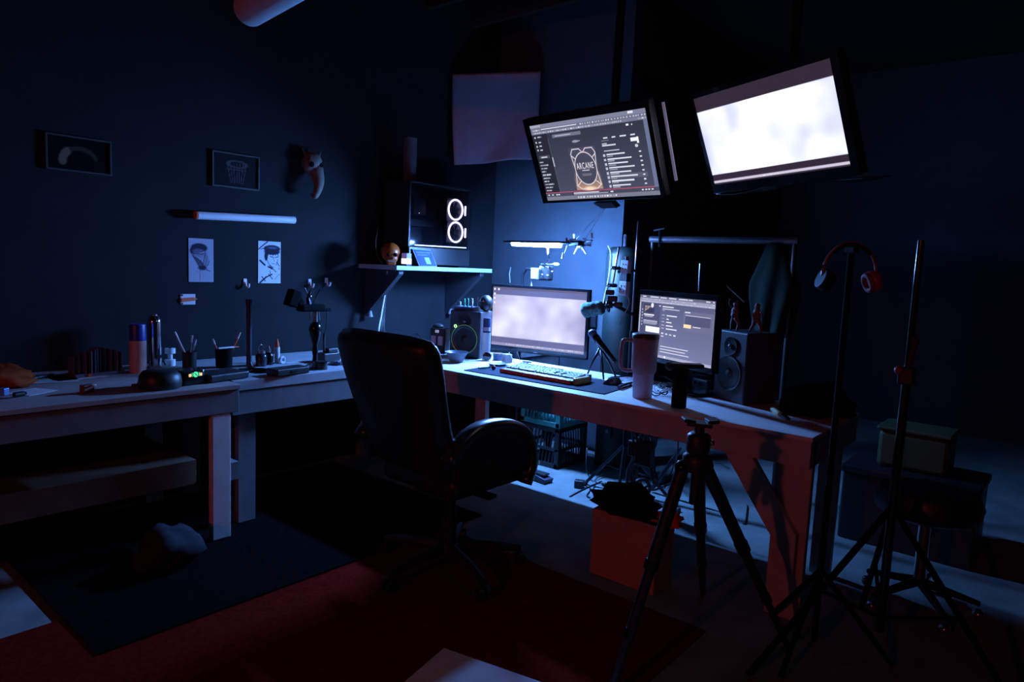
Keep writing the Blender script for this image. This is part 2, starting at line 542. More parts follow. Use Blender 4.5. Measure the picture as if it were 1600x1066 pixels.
# upper left: music page
A = canvas(340, 192, (58, 60, 78))
for j in range(192): A[j] = np.array((50, 52, 68)) + np.array((26, 28, 36)) * (j / 191)
R_(A, 0, 0, 1, .05, (128, 132, 158)); R_(A, 0, .05, 1, .09, (108, 112, 138)); R_(A, 0, .09, 1, .125, (120, 124, 150))
R_(A, .0, .01, .1, .035, (170, 174, 196)); R_(A, .86, .012, .9, .035, (235, 235, 245))
R_(A, .1, .062, .43, .074, (225, 228, 240)); dashes(A, .02, .09, .062, .02, (215, 218, 235), 1)
dashes(A, .46, .99, .06, .018, (225, 228, 240), 2, .006, .012, .012)
dashes(A, .02, .8, .1, .014, (215, 218, 235), 3); dashes(A, .93, .99, .1, .014, (225, 228, 240), 4)
R_(A, 0, .125, .145, .89, (40, 42, 56)); R_(A, .143, .2, .147, .89, (105, 108, 128)); R_(A, .143, .43, .152, .55, (200, 202, 220))
for i, yy in enumerate((.15, .215, .265, .315)):
    R_(A, .02, yy, .032, yy + .02, (215, 218, 230)); dashes(A, .05, .05 + (.035, .025, .03, .028)[i], yy + .002, .016, (220, 222, 235), 10 + i, .02, .03)
R_(A, .02, .395, .125, .44, (78, 80, 98)); R_(A, .04, .41, .1, .425, (205, 208, 222))
for i in range(10):
    dashes(A, .015, .05 + .06 * ((i * 37) % 10) / 10, .475 + i * .042, .016, (205, 208, 225), 30 + i, .02, .04, .004)
R_(A, .19, .15, .45, .195, (112, 116, 140)); R_(A, .215, .166, .36, .178, (190, 194, 214))
oval(A, .385, .265, .028, .016, (150, 154, 176)); R_(A, .41, .258, .43, .27, (170, 174, 195))
x0, x1_, y0, y1_ = .31, .545, .345, .885                     # plain ornamental cover
for j in range(int(y0 * 192), int(y1_ * 192)):
    tt = (j / 192 - y0) / (y1_ - y0)
    A[j, int(x0 * 340):int(x1_ * 340)] = np.array((72, 74, 96)) * (1 - max(0, tt - .55) / .45) + np.array((198, 150, 128)) * max(0, tt - .55) / .45
gold = (226, 214, 222)
for (a, b, c, d) in ((.34, .36, .40, .36), (.40, .36, .4275, .41), (.4275, .41, .455, .36), (.455, .36, .515, .36), (.515, .36, .535, .42), (.34, .36, .32, .42),
                     (.32, .42, .335, .62), (.335, .62, .32, .82), (.535, .42, .52, .62), (.52, .62, .535, .82), (.32, .82, .36, .87), (.535, .82, .495, .87),
                     (.36, .87, .495, .87), (.325, .44, .365, .5), (.53, .44, .49, .5), (.325, .82, .375, .75), (.53, .82, .48, .75)):
    line(A, a, b, c, d, .009, gold)
oval(A, .4275, .61, .094, .205, (70, 72, 94)); oval(A, .4275, .61, .094, .205, gold, ring=.05)
oval(A, .4275, .87, .05, .03, (246, 222, 196), soft=.9)
R_(A, .395, .63, .46, .64, (205, 206, 220)); R_(A, .385, .675, .47, .695, (120, 112, 128)); R_(A, .39, .7, .465, .705, (150, 140, 150))
for i, (a, b) in enumerate(((.63, .665), (.70, .73), (.765, .815), (.85, .885))): R_(A, a, .265, b, .282, (222, 224, 236))
R_(A, .845, .305, .9, .35, (246, 246, 252)); R_(A, .89, .30, .905, .375, (246, 246, 252)); oval(A, .88, .40, .012, .018, (210, 212, 226))
R_(A, .61, .30, .67, .308, (150, 154, 174)); R_(A, .61, .335, .65, .347, (180, 184, 204)); R_(A, .61, .355, .72, .372, (222, 224, 236)); R_(A, .615, .42, .74, .43, (205, 208, 224))
R_(A, .6, .715, .93, .77, (92, 95, 116))
for i in range(8):
    yy = .465 + i * .054
    R_(A, .6, yy, .617, yy + .03, (195, 198, 216)); R_(A, .63, yy, .78 + .08 * ((i * 53) % 7) / 7, yy + .016, (228, 230, 242))
    R_(A, .63, yy + .024, .68 + .03 * ((i * 31) % 5) / 5, yy + .036, (165, 168, 190)); R_(A, .89, yy, .91, yy + .016, (222, 224, 236))
R_(A, .965, .125, 1, .95, (108, 118, 150)); R_(A, .83, .145, .85, .168, (240, 240, 250)); R_(A, .87, .15, .88, .165, (220, 220, 234))
R_(A, 0, .893, .965, .9, (188, 84, 112)); R_(A, 0, .9, 1, .95, (72, 75, 94)); R_(A, 0, .95, 1, 1, (124, 126, 146))
for x in (.02, .06, .1, .12): R_(A, x, .917, x + .014, .933, (226, 228, 240))
R_(A, .27, .912, .5, .92, (238, 238, 248)); R_(A, .27, .927, .58, .935, (170, 174, 194)); R_(A, .6, .915, .625, .93, (230, 230, 242))
for x in (.86, .885, .91, .935): R_(A, x, .915, x + .014, .932, (228, 230, 242))
dashes(A, .3, .66, .965, .02, (240, 240, 248), 60, .006, .02, .012)

# lower right: order page
Bm = canvas(320, 180, (96, 99, 132))
for j in range(180): Bm[j] = np.array((88, 90, 122)) + np.array((34, 36, 42)) * (j / 179)
R_(Bm, 0, 0, 1, .045, (104, 102, 130)); R_(Bm, 0, .045, 1, .09, (150, 150, 182)); R_(Bm, 0, .09, 1, .115, (176, 176, 204))
for a, b in ((.04, .09), (.15, .27), (.29, .38), (.41, .51), (.54, .66), (.67, .72), (.88, .93), (.96, .98)): R_(Bm, a, .015, b, .032, (226, 226, 242))
dashes(Bm, .03, .33, .06, .012, (228, 228, 244), 5); dashes(Bm, .45, .98, .06, .02, (236, 234, 246), 6, .006, .012, .01); dashes(Bm, .02, .98, .098, .012, (232, 232, 246), 7)
R_(Bm, 0, .12, .02, .62, (188, 194, 226)); R_(Bm, .99, .15, 1, 1, (188, 194, 226)); R_(Bm, .02, .12, .3, 1, (80, 81, 112))
R_(Bm, .07, .145, .22, .29, (56, 56, 84)); oval(Bm, .185, .16, .02, .04, (240, 240, 250))
for i in range(5): dashes(Bm, .08, .17 - .02 * i, .18 + i * .02, .012, (224, 196, 186), 80 + i, .02, .04)
R_(Bm, .07, .31, .22, .332, (236, 236, 248)); R_(Bm, .08, .345, .2, .355, (206, 206, 228))
for i in range(4): R_(Bm, .07, .41 + i * .02, .27 - .02 * (i == 3), .42 + i * .02, (196, 198, 222))
R_(Bm, .105, .51, .305, .605, (252, 252, 255))
for i in range(6): R_(Bm, .04, .235 + i * .05, .05, .255 + i * .05, (222, 224, 240))
R_(Bm, .28, .15, .305, .165, (226, 226, 240)); R_(Bm, .33, .155, .48, .172, (238, 238, 250)); R_(Bm, .33, .195, .56, .207, (226, 226, 242)); R_(Bm, .33, .22, .365, .23, (220, 220, 238))
for i, b in enumerate((.53, .425, .465, .485, .54)):
    yy = .295 + i * .053
    R_(Bm, .33, yy, .37, yy + .01, (198, 200, 224)); R_(Bm, .395, yy, b, yy + .018, (240, 240, 250))
for i in range(4): R_(Bm, .335 + i * .055, .585 + i * .004, .365 + i * .055, .605 + i * .004, (232, 232, 246))
R_(Bm, .335, .635, .37, .65, (226, 226, 242))
R_(Bm, .62, .2, .985, .5, (112, 114, 146)); R_(Bm, .64, .25, .95, .41, (84, 86, 118)); R_(Bm, .63, .205, .70, .225, (236, 236, 248)); R_(Bm, .64, .255, .95, .265, (206, 208, 230))
R_(Bm, .625, .40, .72, .455, (255, 226, 186)); R_(Bm, .74, .42, .835, .436, (238, 238, 250))
for i, b in enumerate((.70, .67, .715)): R_(Bm, .33, .80 + i * .045, b, .812 + i * .045, (238, 238, 250))
R_(Bm, 0, .955, 1, 1, (176, 176, 206)); oval(Bm, .4, .97, .012, .018, (252, 252, 255))

# wallpapers: pale smoke only
Cw = canvas(200, 112, (40, 30, 42))
smoke(Cw, 0, .165, 1, .885, (212, 215, 234), (46, 46, 30), 3.1)
R_(Cw, 0, .955, 1, .985, (168, 162, 180)); dashes(Cw, .41, .52, .96, .015, (235, 235, 245), 9, .01, .02, .01)
Dw = canvas(200, 112, (104, 100, 136))
smoke(Dw, 0, .135, 1, .85, (216, 212, 240), (44, 46, 36), 7.7)
R_(Dw, 0, .945, 1, 1, (150, 146, 182)); dashes(Dw, .17, .98, .955, .02, (244, 244, 252), 12, .008, .014, .008)
for i in range(4):
    R_(Dw, .012, .03 + i * .075, .032, .065 + i * .075, (244, 244, 252))
R_(Dw, .055, .03, .075, .065, (244, 244, 252))

scr1 = print_mat('screen_glow', 1.0, .35)
scr_bright = print_mat('bright_screen_glow', 1.7, .35)

def monitor(name, label, c, ex, ey, w_, h_, img, m, bez=(.016, .016, .016, .024), thick=.035, bm=blk_gloss):
    """c: middle of the screen, ex/ey: its right and up; bez = left, right, top, bottom"""
    ex, ey = np.array(ex, float), np.array(ey, float)
    ex /= np.linalg.norm(ex); ey = ey - ex * (ex @ ey); ey /= np.linalg.norm(ey)
    nz = np.cross(ex, ey)
    c = np.array(c, float)
    t = thing(name, label, 'monitor', (c - ey * (h_ / 2)) * [1, 1, 0] + [0, 0, 0], world=True)
    l, r, tp, bt = bez
    M = np.stack([ex, ey, nz], 1)
    cc = c + ex * (r - l) / 2 + ey * (tp - bt) / 2
    G().box(cc - nz * (thick / 2 + .003), (w_ + l + r, h_ + tp + bt, thick), M=M).build('housing', blk, t, bevel=.006)
    g = G()                                                     # bezel ring
    X0, X1_, Y0, Y1 = -w_ / 2 - l, w_ / 2 + r, -h_ / 2 - bt, h_ / 2 + tp
    ring_o = [(X0, Y0), (X1_, Y0), (X1_, Y1), (X0, Y1)]
    ring_i = [(-w_ / 2, -h_ / 2), (w_ / 2, -h_ / 2), (w_ / 2, h_ / 2), (-w_ / 2, h_ / 2)]
    vs = [c + ex * x + ey * y + nz * z for z in (-.004, .004) for x, y in ring_o + ring_i]
    fs = []
    for k in range(4):
        k2 = (k + 1) % 4
        fs += [(8 + k, 8 + k2, 12 + k2, 12 + k), (k2, k, 4 + k, 4 + k2), (k, k2, 8 + k2, 8 + k), (4 + k2, 4 + k, 12 + k, 12 + k2)]
    g.add(vs, fs).build('bezel', bm, t, bevel=.0015)
    s = picture('screen', img, c - ex * w_ / 2 - ey * h_ / 2, ex * w_, ey * h_, m, t)
    return t, c, ex, ey, nz, s

CAM = np.array([0, 0, EYE])
def scaled(c, k): return CAM + k * (np.array(c) - CAM)

# upper left
k = 1.125
t, c, ex, ey, nz, s = monitor('hanging_monitor', 'hanging monitor tilted down showing a dark music page titled ARCANE', scaled((-1.4637, 2.1577, 1.762), k), (.9966, -.0822, .005), (-.0387, -.4148, .9091), .531 * k, .299 * k, A, scr1, bez=(.03, .02, .03, .012))
s['label'] = 'dark music page with a framed cover reading ARCANE'
fc = bpy.data.curves.new('title_lettering', 'FONT'); fc.body = 'ARCANE'; fc.size = .038; fc.align_x = 'CENTER'; fc.extrude = .0002; fc.offset = .0001; fc.space_character = 1.22
fo = bpy.data.objects.new('title_tmp', fc); COL.objects.link(fo)
bpy.context.view_layer.update()
me = bpy.data.meshes.new_from_object(fo.evaluated_get(bpy.context.evaluated_depsgraph_get())); bpy.data.objects.remove(fo)
V = np.array([v.co[:] for v in me.vertices])
V = V * [(.15 * .531 * k) / (V[:, 0].max() - V[:, 0].min()), 1, 1]
P0 = c + ex * (.4275 - .5) * .531 * k + ey * (.5 - .615) * .299 * k + nz * .0012
W_ = P0 + V[:, :1] * ex + V[:, 1:2] * ey + V[:, 2:] * nz - ORG[t.name]
for v, p in zip(me.vertices, W_): v.co = tuple(p)
me.materials.clear(); me.materials.append(mat('title_glow', (235, 232, 240), .5, var=0, emit=.9, emit_rgb=(.85, .82, .9)))
to = bpy.data.objects.new('title_lettering', me); COL.objects.link(to); to.parent = s; to['label'] = 'white ARCANE lettering on the screen'; ORG[to.name] = ORG[t.name]
# casing strip on the far side of its housing, given a glow to look lit
a0, a1 = at(1028, 174, 'y', 2.43), at(1043, 276, 'y', 2.30)
G().tube([c + ex * .345 + ey * .17 - nz * .05, c + ex * .345 - ey * .13 - nz * .05], .006, 6).build('side_strip', mat('lit_edge_glow', (178, 172, 206), .4, var=0, emit=.16, emit_rgb=(.42, .38, .62)), t, label='pale vertical strip')
G().box(c - nz * .06, (.2, .12, .05), M=np.stack([ex, ey, nz], 1)).build('mount_plate', dark_metal, t, bevel=.005)
bk = c - nz * .085
G().tube([bk, bk + [0, .06, .05], (bk[0], bk[1] + .08, ZC - .2)], .018, 10).build('ceiling_pole', blk, t, smooth=True)
G().prism([(-.07, -.20), (.03, -.20), (.05, -.225), (-.03, -.225)], c - nz * .03, ex, ey, -nz * .03).build('lower_bracket', steel, t)
# upper right
t, c, ex, ey, nz, s = monitor('hanging_monitor', 'brightest hanging monitor at upper right showing a pale smoky picture', scaled((-.8374, 2.18, 1.8145), k), (.9277, -.3728, .0203), (-.1669, -.3653, .9158), .531 * k, .299 * k, Cw, scr_bright, bez=(.014, .03, .02, .035))
G().box(c - nz * .06, (.2, .12, .05), M=np.stack([ex, ey, nz], 1)).build('mount_plate', dark_metal, t, bevel=.005)
bk = c - nz * .085
G().tube([bk, bk + [0, .06, .05], (bk[0], bk[1] + .08, ZC - .2)], .018, 10).build('ceiling_pole', blk, t, smooth=True)
G().grid(lambda a, b: c + ex * (-.31 + .66 * a) + ey * (-.205 - .035 * b - .008 * math.sin(9 * a)) + nz * (-.005 - .10 * b + .012 * math.sin(14 * a + 2 * b)), 24, 5).build('lower_cover', blk_gloss, t, smooth=True, solid=.003, label='wavy glossy black cover under the screen')

def desk_stand(t, c, ex, ey, nz, h_):
    f = np.array([c[0], c[1], DZ]) - np.array([nz[0], nz[1], 0]) * (-.03 if h_ < .15 else .12)
    G().box((f[0], f[1], DZ + .0085), (.26, h_, .015), rz=math.atan2(ex[1], ex[0])).build('stand_base', blk_gloss, t, bevel=.006)
    nk = np.array([c[0], c[1], 0]) - np.array([nz[0], nz[1], 0]) * (.055 if h_ < .15 else .12)
    G().tube([(nk[0], nk[1], DZ + .012), (nk[0], nk[1], c[2] - .08), c - nz * .03], [.022, .020, .03], 10).build('stand_neck', blk, t, smooth=True)

k = 1.345
t, c, ex, ey, nz, s = monitor('desk_monitor', 'wide desk monitor behind the keyboard showing a pale smoky wallpaper', scaled((-2.1018, 2.6944, 1.0985), k), (.9885, .1507, 0), (0, 0, 1), .531 * k, .299 * k, Dw, scr1, bez=(.014, .022, .018, .034), thick=.026)
G().tube([c - nz * .02, c - nz * .10, (c[0] - .02, Y2 - .03, c[2])], .022, 10).build('wall_arm', dark_metal, t, smooth='auto')
G().box((c[0] - .02, Y2 - .015, c[2]), (.12, .03, .16)).build('wall_plate', dark_metal, t, bevel=.004)
G().box(c - ey * (.299 * k / 2 + .022) + nz * .0045, (.03, .008, .001), M=np.stack([ex, ey, nz], 1)).build('maker_badge', grey_plastic, t)
MON_LL = (c, ex, ey, nz)
k = 1.04
t, c, ex, ey, nz, s = monitor('desk_monitor', 'desk monitor beside the right speaker showing a grey order page', scaled((-1.5132, 2.9976, 1.0917), k), (.926, -.3756, 0), (0, 0, 1), .531 * k, .299 * k, Bm, scr1, bez=(.006, .012, .026, .026))
desk_stand(t, c, ex, ey, nz, .151)

# ================================================================== things on the left wall
WX = X1 + .004
def wall_rect(y0, y1, z0, z1, img, name, m, parent=None, x=WX):
    return picture(name, img, (x, y0, z0), (0, y1 - y0, 0), (0, 0, z1 - z0), m, parent)
ink = print_mat('ink_print', 0, .7)

def wall_frame(label, y0, y1, z0, z1, img, fw_=.008):
    t = thing('framed_print', label, 'picture', (X1, (y0 + y1) / 2, z0), world=True)
    for a, b in (((X1 + .001, y0 - fw_, z0 - fw_), (X1 + .018, y1 + fw_, z0)), ((X1 + .001, y0 - fw_, z1), (X1 + .018, y1 + fw_, z1 + fw_)),
                 ((X1 + .001, y0 - fw_, z0), (X1 + .018, y0, z1)), ((X1 + .001, y1, z0), (X1 + .018, y1 + fw_, z1))):
        G().span(a, b).build('frame_bar', mat('frame_grey', (48, 46, 48), .6), t)
    wall_rect(y0, y1, z0, z1, img, 'print', ink, t, X1 + .008)
    return t

im = canvas(60, 40, (10, 10, 11))
for i in range(40):
    a = math.pi * (1.05 - i / 39 * .95)
    x, y = .5 + .27 * math.cos(a), .72 - .42 * max(0, math.sin(a)) ** .9
    oval(im, x, y, .03 + .02 * (i < 14), .06 + .04 * (i < 14), np.array((112, 96, 80)) * (.55 + .45 * (i < 16)), soft=1.0)
wall_frame('dark framed print with a pale arch, leftmost on the wall', 1.112, 1.382, 1.725, 1.878, im)
im = canvas(60, 40, (24, 24, 28))
for i in range(7):
    line(im, .3 + i * .07, .25, .38 + i * .045, .85, .016, (78, 72, 70))
oval(im, .52, .28, .2, .1, (72, 68, 66), ring=.3); line(im, .3, .45, .72, .45, .02, (70, 66, 64))
wall_frame('dark framed print of a faint figure above the white wall tube', 1.915, 2.184, 1.738, 1.918, im)

def portrait(seed, style):
    im = canvas(72, 126, (160, 158, 172) if style == 0 else (200, 204, 208))
    dk, md, lt = (40, 40, 54), (92, 90, 108), (128, 126, 142)
    if style == 0:                                             # bowed head, hands raised to the face
        oval(im, .42, .33, .30, .15, lt, soft=.9)
        oval(im, .41, .21, .32, .10, dk, soft=.25); oval(im, .20, .28, .15, .08, dk, soft=.4); oval(im, .36, .30, .20, .07, md, soft=.5)
        oval(im, .54, .31, .12, .05, lt, soft=.4); line(im, .43, .30, .62, .27, .012, dk); line(im, .47, .36, .60, .34, .010, dk); line(im, .66, .30, .64, .40, .008, dk)
        for k in range(8): line(im, .12 + k * .05, .36 + k * .02, .42 + k * .035, .66, .012, dk if k % 2 else md)
        for k in range(5): line(im, .54 + k * .05, .66 - k * .01, .66 + k * .04, .30 + k * .05, .010, md if k % 2 else dk)
        oval(im, .54, .67, .16, .05, dk, soft=.7); line(im, .45, .72, .43, .97, .008, md); line(im, .52, .72, .58, .88, .008, lt); line(im, .65, .70, .84, .74, .016, md); line(im, .30, .74, .40, .78, .010, lt)
    else:                                                      # face turned down, brush strokes on the shirt
        oval(im, .60, .17, .36, .085, dk, soft=.2); oval(im, .60, .24, .34, .075, dk, soft=.25); oval(im, .62, .15, .20, .025, (86, 92, 118), soft=.8); oval(im, .34, .35, .075, .11, dk, soft=.35)
        for k in range(5): line(im, .45 + k * .10, .26, .42 + k * .11, .325 - .01 * (k % 2), .014, dk)
        line(im, .02, .19, .22, .09, .016, dk); line(im, .22, .09, .40, .01, .018, dk); line(im, .10, .19, .30, .16, .010, dk)
        line(im, .52, .355, .68, .375, .012, dk); line(im, .74, .375, .88, .355, .012, dk); line(im, .66, .40, .70, .47, .008, md); line(im, .58, .52, .72, .53, .009, md)
        line(im, .38, .44, .50, .57, .012, md); line(im, .50, .57, .66, .62, .012, dk); line(im, .86, .42, .78, .56, .010, md)
        line(im, .08, .46, .28, .56, .030, dk); line(im, .44, .60, .60, .64, .026, dk); line(im, .58, .62, .78, .72, .012, dk); line(im, .52, .56, .58, .66, .012, dk)
        line(im, .84, .50, .92, .58, .012, dk); line(im, .90, .62, .93, .66, .010, dk); line(im, .95, .76, .72, .90, .007, md)
        line(im, .08, .98, .34, .85, .026, dk); line(im, .34, .85, .60, .78, .020, dk); line(im, .16, .84, .30, .94, .016, dk); line(im, .46, .78, .62, .89, .014, dk); line(im, .50, .70, .54, .78, .010, dk)
    return im
def sheet(label, y0, y1, z0, z1, im):
    o = wall_rect(y0, y1, z0, z1, im, 'ink_drawing', ink)
    c = Vector((X1 + .004, (y0 + y1) / 2, z0))
    for v in o.data.vertices: v.co -= c
    o.location = c
    s = o.modifiers.new('thickness', 'SOLIDIFY'); s.thickness = .002; s.offset = -1
    return tag(o, label, 'drawing')
sheet('greyish ink drawing of a bowed head held in both hands, pinned to the wall', 1.776, 1.917, 1.19, 1.432, portrait(1, 0))
sheet('whiter ink drawing of a downturned face with brush strokes, pinned to the wall', 2.192, 2.341, 1.187, 1.439, portrait(2, 1))

t = thing('wall_tube', 'long white tube fixed level on the left wall above the drawings', 'tube', (X1, 2.12, 1.55), world=True)
a, b = at(308, 336.5, 'x', -3.80), at(460, 344, 'x', -3.80)
G().tube([a, b], .022, 16).build('barrel', white_plastic, t, smooth='auto')
G().tube([a + [0, -.012, 0], a], .0225, 16).build('end_cap', orange, t)
for f in (.2, .8):
    p = a * (1 - f) + b * f
    G().span((X1 + .001, p[1] - .012, p[2] - .012), (p[0] - .018, p[1] + .012, p[2] + .012)).build('clip', dark_metal, t)

t = thing('bird_skull_mask', 'bone coloured long beaked skull mask hung high on the left wall', 'mask', (X1, 2.56, 1.75), world=True)
bone = mat('bone', (112, 102, 92), .7, var=.2, scale=30)
m0 = at(488, 256, 'x', X1 + .06)
G().sph(m0, (.05, .06, .07), amp=.25, seed=2).build('brow', bone, t, smooth=True)
G().tube(spline([m0 + [.01, .02, -.03], m0 + [.05, .015, -.12], m0 + [.05, -.01, -.2], at(486, 303, 'x', X1 + .06)]), [.045 - .041 * i / 18 for i in range(19)], 10).build('beak', bone, t, smooth=True)
for d in (-.03, .03):
    G().sph(m0 + [.04, d, -.01], (.014, .016, .018)).build('eye_socket', blk_matte, t, smooth=True)
for d in (-.045, -.015, .015, .045):
    G().tube([m0 + [0, d, .04], m0 + [-.01, d * 1.5, .085]], [.009, .003], 6).build('crest_spike', bone, t)

# razor card on the wall
t = thing('wall_card', 'small white card with an orange cutter clipped across it', 'card', (X1, 1.77, 1.06), world=True)
G().span((X1 + .001, 1.73, 1.064), (X1 + .004, 1.812, 1.122)).build('card', paper, t)
G().prism([(-.035, .014), (.036, .022), (.054, .032), (.03, .04), (-.036, .036)], (X1 + .005, 1.768, 1.064), (0, 1, 0), (0, 0, 1), (.008, 0, 0)).build('cutter', orange, t)
for dz in (.006, .052):
    G().cyl((X1 + .004, 1.738, 1.064 + dz), (X1 + .008, 1.738, 1.064 + dz), .005).build('pin', blk, t)

def hook(u, v, label):
    p = at(u, v, 'x', X1 + .012)
    t = thing('wall_hook', label, 'hook', (X1, p[1], p[2] - .025), world=True, group='white adhesive hooks on the left wall')
    G().span((X1 + .001, p[1] - .012, p[2] - .005), (X1 + .007, p[1] + .012, p[2] + .028)).build('plate', white_plastic, t, bevel=.003)
    G().tube(spline([(X1 + .006, p[1], p[2] + .008), (X1 + .02, p[1], p[2] - .018), (X1 + .036, p[1] + .004, p[2] - .02), (X1 + .04, p[1] + .006, p[2])]), .006, 8).build('hook_arm', white_plastic, t, smooth=True)
hook(384, 443, 'white adhesive hook between the two ink drawings')
hook(485, 443, 'white adhesive hook above the dark clamp stand')
hook(511, 441, 'white adhesive hook nearest the wall shelf')

# ================================================================== things on the workbenches
def B(u, v, z=.75): return at(u, v, 'z', z)

def lump(name, label, cat, c, r, m, seed, amp=.5, fr=2.2, rz=0.0):
    k_, q_ = math.cos(rz), math.sin(rz)
    M = np.array([[k_, -q_, 0], [q_, k_, 0], [0, 0, 1]])
    g = G().sph(c, r, 22, 12, amp, seed, fr, M=M)
    zb = c[2] - r[2] * .55
    g.v = [(p[0], p[1], max(p[2], zb)) for p in g.v]
    dz = .002
    return g, zb

def place_lump(name, label, cat, base, r, m, seed, amp=.5, fr=2.2, rz=0.0):
    g, zb = lump(name, label, cat, np.array(base) + [0, 0, r[2] * .55 + .001], r, m, seed, amp, fr, rz)
    return solo(g, name, m, label, cat, smooth=True)

place_lump('cloth_pouch', 'rumpled rust orange cloth at the far left end of the workbench', 'cloth', B(8, 602), (.11, .10, .05), mat('rust_cloth', (150, 62, 30), .9, var=.25, scale=20), 3)
def leaf(name, label, cat, p, sx, sy, rz, m, th=.0015, dz=0.0):
    g = G().box((p[0], p[1], p[2] + th / 2 + .0005 + dz), (sx, sy, th), rz=rz)
    return solo(g, name, m, label, cat)
leaf('paper_sheet', 'pale paper sheet lying beside the rust orange cloth', 'paper', B(60, 594), .20, .30, -.25, paper)
leaf('paper_sheet', 'pale paper sheet under the orange handled knife', 'paper', B(118, 589), .16, .22, .12, paper)
leaf('paper_sheet', 'small pale paper sheet near the front edge of the workbench', 'paper', B(50, 613), .12, .14, .5, paper)
def rod(name, label, cat, p0, p1, r, m, tip=None, tipname='tip', r1=None, n=10):
    p0, p1 = np.array(p0, float), np.array(p1, float)
    if tip is None:
        return solo(G().tube([p0, p1], [r, r if r1 is None else r1], n), name, m, label, cat, smooth='auto')
    t = thing(name, label, cat, p0, world=True)
    d = p1 - p0
    G().tube([p0, p0 + d * .75], r, n).build('barrel', m, t, smooth='auto')
    G().tube([p0 + d * .75, p1], [r * .95, r * .5], n).build(tipname, tip, t, smooth='auto')
    return t
up = lambda p, z: np.array(p) + [0, 0, z]
rod('marker_pen', 'dark marker pen lying across a pale paper sheet', 'pen', up(B(46, 597), .012), up(B(84, 589), .012), .008, blk, blk_gloss)
rod('marker_pen', 'thick black marker pen near the front left edge of the workbench', 'pen', up(B(22, 622), .012), up(B(41, 619), .012), .011, blk, blk_gloss)
rod('hobby_knife', 'knife with an orange handle on the left workbench', 'knife', up(B(141, 590), .01), up(B(118, 583), .012), .008, orange, steel, 'blade')
g = G().box(up(B(5, 620), .02), (.03, .03, .03), rz=.7); solo(g, 'foil_cube', mat('blue_foil', (120, 150, 200), .3, .6), 'small shiny blue cube on the workbench at the picture edge', 'cube', bevel=.003)
t = thing('matchbox', 'small dark red box with a pale tab on the workbench', 'box', B(136, 614), world=True)
p = B(136, 614); G().box(up(p, .018), (.03, .045, .034), rz=.3).build('body', mat('dark_red_box', (92, 30, 26), .7), t, bevel=.002); G().box(up(p, .03) + [.02, .022, .004], (.012, .012, .003), rz=.7).build('tab', white_plastic, t)
t = thing('metal_clip', 'tiny metal clip lying on the bench left of the charger', 'clip', B(212, 604), world=True)
p = B(212, 604); G().box(up(p, .006), (.03, .016, .01), rz=.8).build('body', dark_metal, t); G().torus(up(p, .015) + [.01, .01, 0], .009, .0015, (1, .4, 0)).build('wire_loop', chrome, t)

# ribbed brush rack
t = thing('ribbed_rack', 'clear ribbed plastic rack standing behind the papers on the workbench', 'rack', B(150, 586), .15)
for i in range(11):
    hgt = .065 + .05 * math.sin(math.pi * (i + 1.5) / 14)
    G().box((-.02 * math.cos(i), -.10 + i * .02, .015 + hgt / 2), (.05, .006, hgt)).build('rib', mat('smoky_plastic', (84, 80, 96), .3, var=0), t, bevel=.001)
G().box((-.002, 0, .009), (.09, .23, .016)).build('tray', mat('smoky_plastic', (84, 80, 96), .3, var=0), t, bevel=.003)

# spray can
p = B(216, 582); hh = px(76, p)
t = thing('spray_can', 'orange and white spray can with a blue cap', 'can', p)
R0 = px(12, p)
G().lathe([(R0 * .95, 0), (R0, .006), (R0, hh * .66)], 24).build('body', mat('can_body', (200, 150, 140), .35, var=.06), t, smooth='auto')
G().lathe([(R0 * .98, hh * .665), (R0 * .98, hh * .97), (R0 * .9, hh)], 24).build('cap', navy, t, smooth='auto')
# steel flask
p = B(242, 575); hh = px(84, p); R0 = px(10, p)
t = thing('steel_flask', 'tall shiny steel flask with a domed top beside the spray can', 'flask', p)
G().lathe([(R0, 0), (R0, hh * .85), (R0 * .92, hh * .92), (R0 * .6, hh * .975)], 24).build('body', chrome, t, smooth='auto')
G().lathe([(R0 * .45, hh * .975), (R0 * .45, hh * 1.0), (R0 * .2, hh * 1.02)], 16).build('stopper', steel, t, smooth='auto')
for s_ in (-1, 1):
    G().tube([(R0 * .7 * s_, .02, .07), (R0 * 1.6 * s_, .03, .02)], .004, 6).build('foot_wire', dark_metal, t)
# small white spool gadget
p = B(266, 572); t = thing('spool_stand', 'small white spool shaped gadget behind the charger', 'spool', p)
G().lathe([(.026, .002), (.026, .035), (.012, .037), (.012, .066), (.026, .068), (.026, .095)], 20).build('spool', white_plastic, t, smooth='auto')
G().cyl((0, 0, .095), (0, 0, .10), .008).build('pin', dark_metal, t)

# charger with green display
p = B(258, 606)
t = thing('battery_charger', 'black battery charger with a glowing round green display', 'charger', p, .18)
G().lathe([(.085, .001), (.09, .02), (.085, .055), (.07, .075), (.05, .082)], 28, c=(-.02, -.01, 0)).build('body', blk, t, smooth='auto')
G().box((-.015, .12, .035), (.10, .11, .066)).build('display_block', blk_gloss, t, bevel=.008)
G().box((-.02, .30, .02), (.15, .22, .036)).build('rear_block', blk, t, bevel=.008)
dp = B(304, 578)
ex_ = np.array([-RT[1] * 0 + .55, .83, 0]);
glow_g = mat('green_display', (80, 230, 150), .4, var=0, emit=1.1, emit_rgb=(.08, .75, .28)); glow_o = mat('amber_display', (255, 200, 140), .4, var=0, emit=1.0, emit_rgb=(1.0, .55, .25))
c0 = np.array([.037, .125, .05]); fx = np.array([1, 0, .0])
dsp = G().cyl(c0, c0 + [.004, 0, 0], .0125, n=24).build('round_display', glow_g, t, label='round glowing green dial')
G().box(c0 + [.0045, 0, 0], (.002, .003, .020), M=np.array([[1, 0, 0], [0, .7, -.7], [0, .7, .7]])).build('needle', blk, dsp)
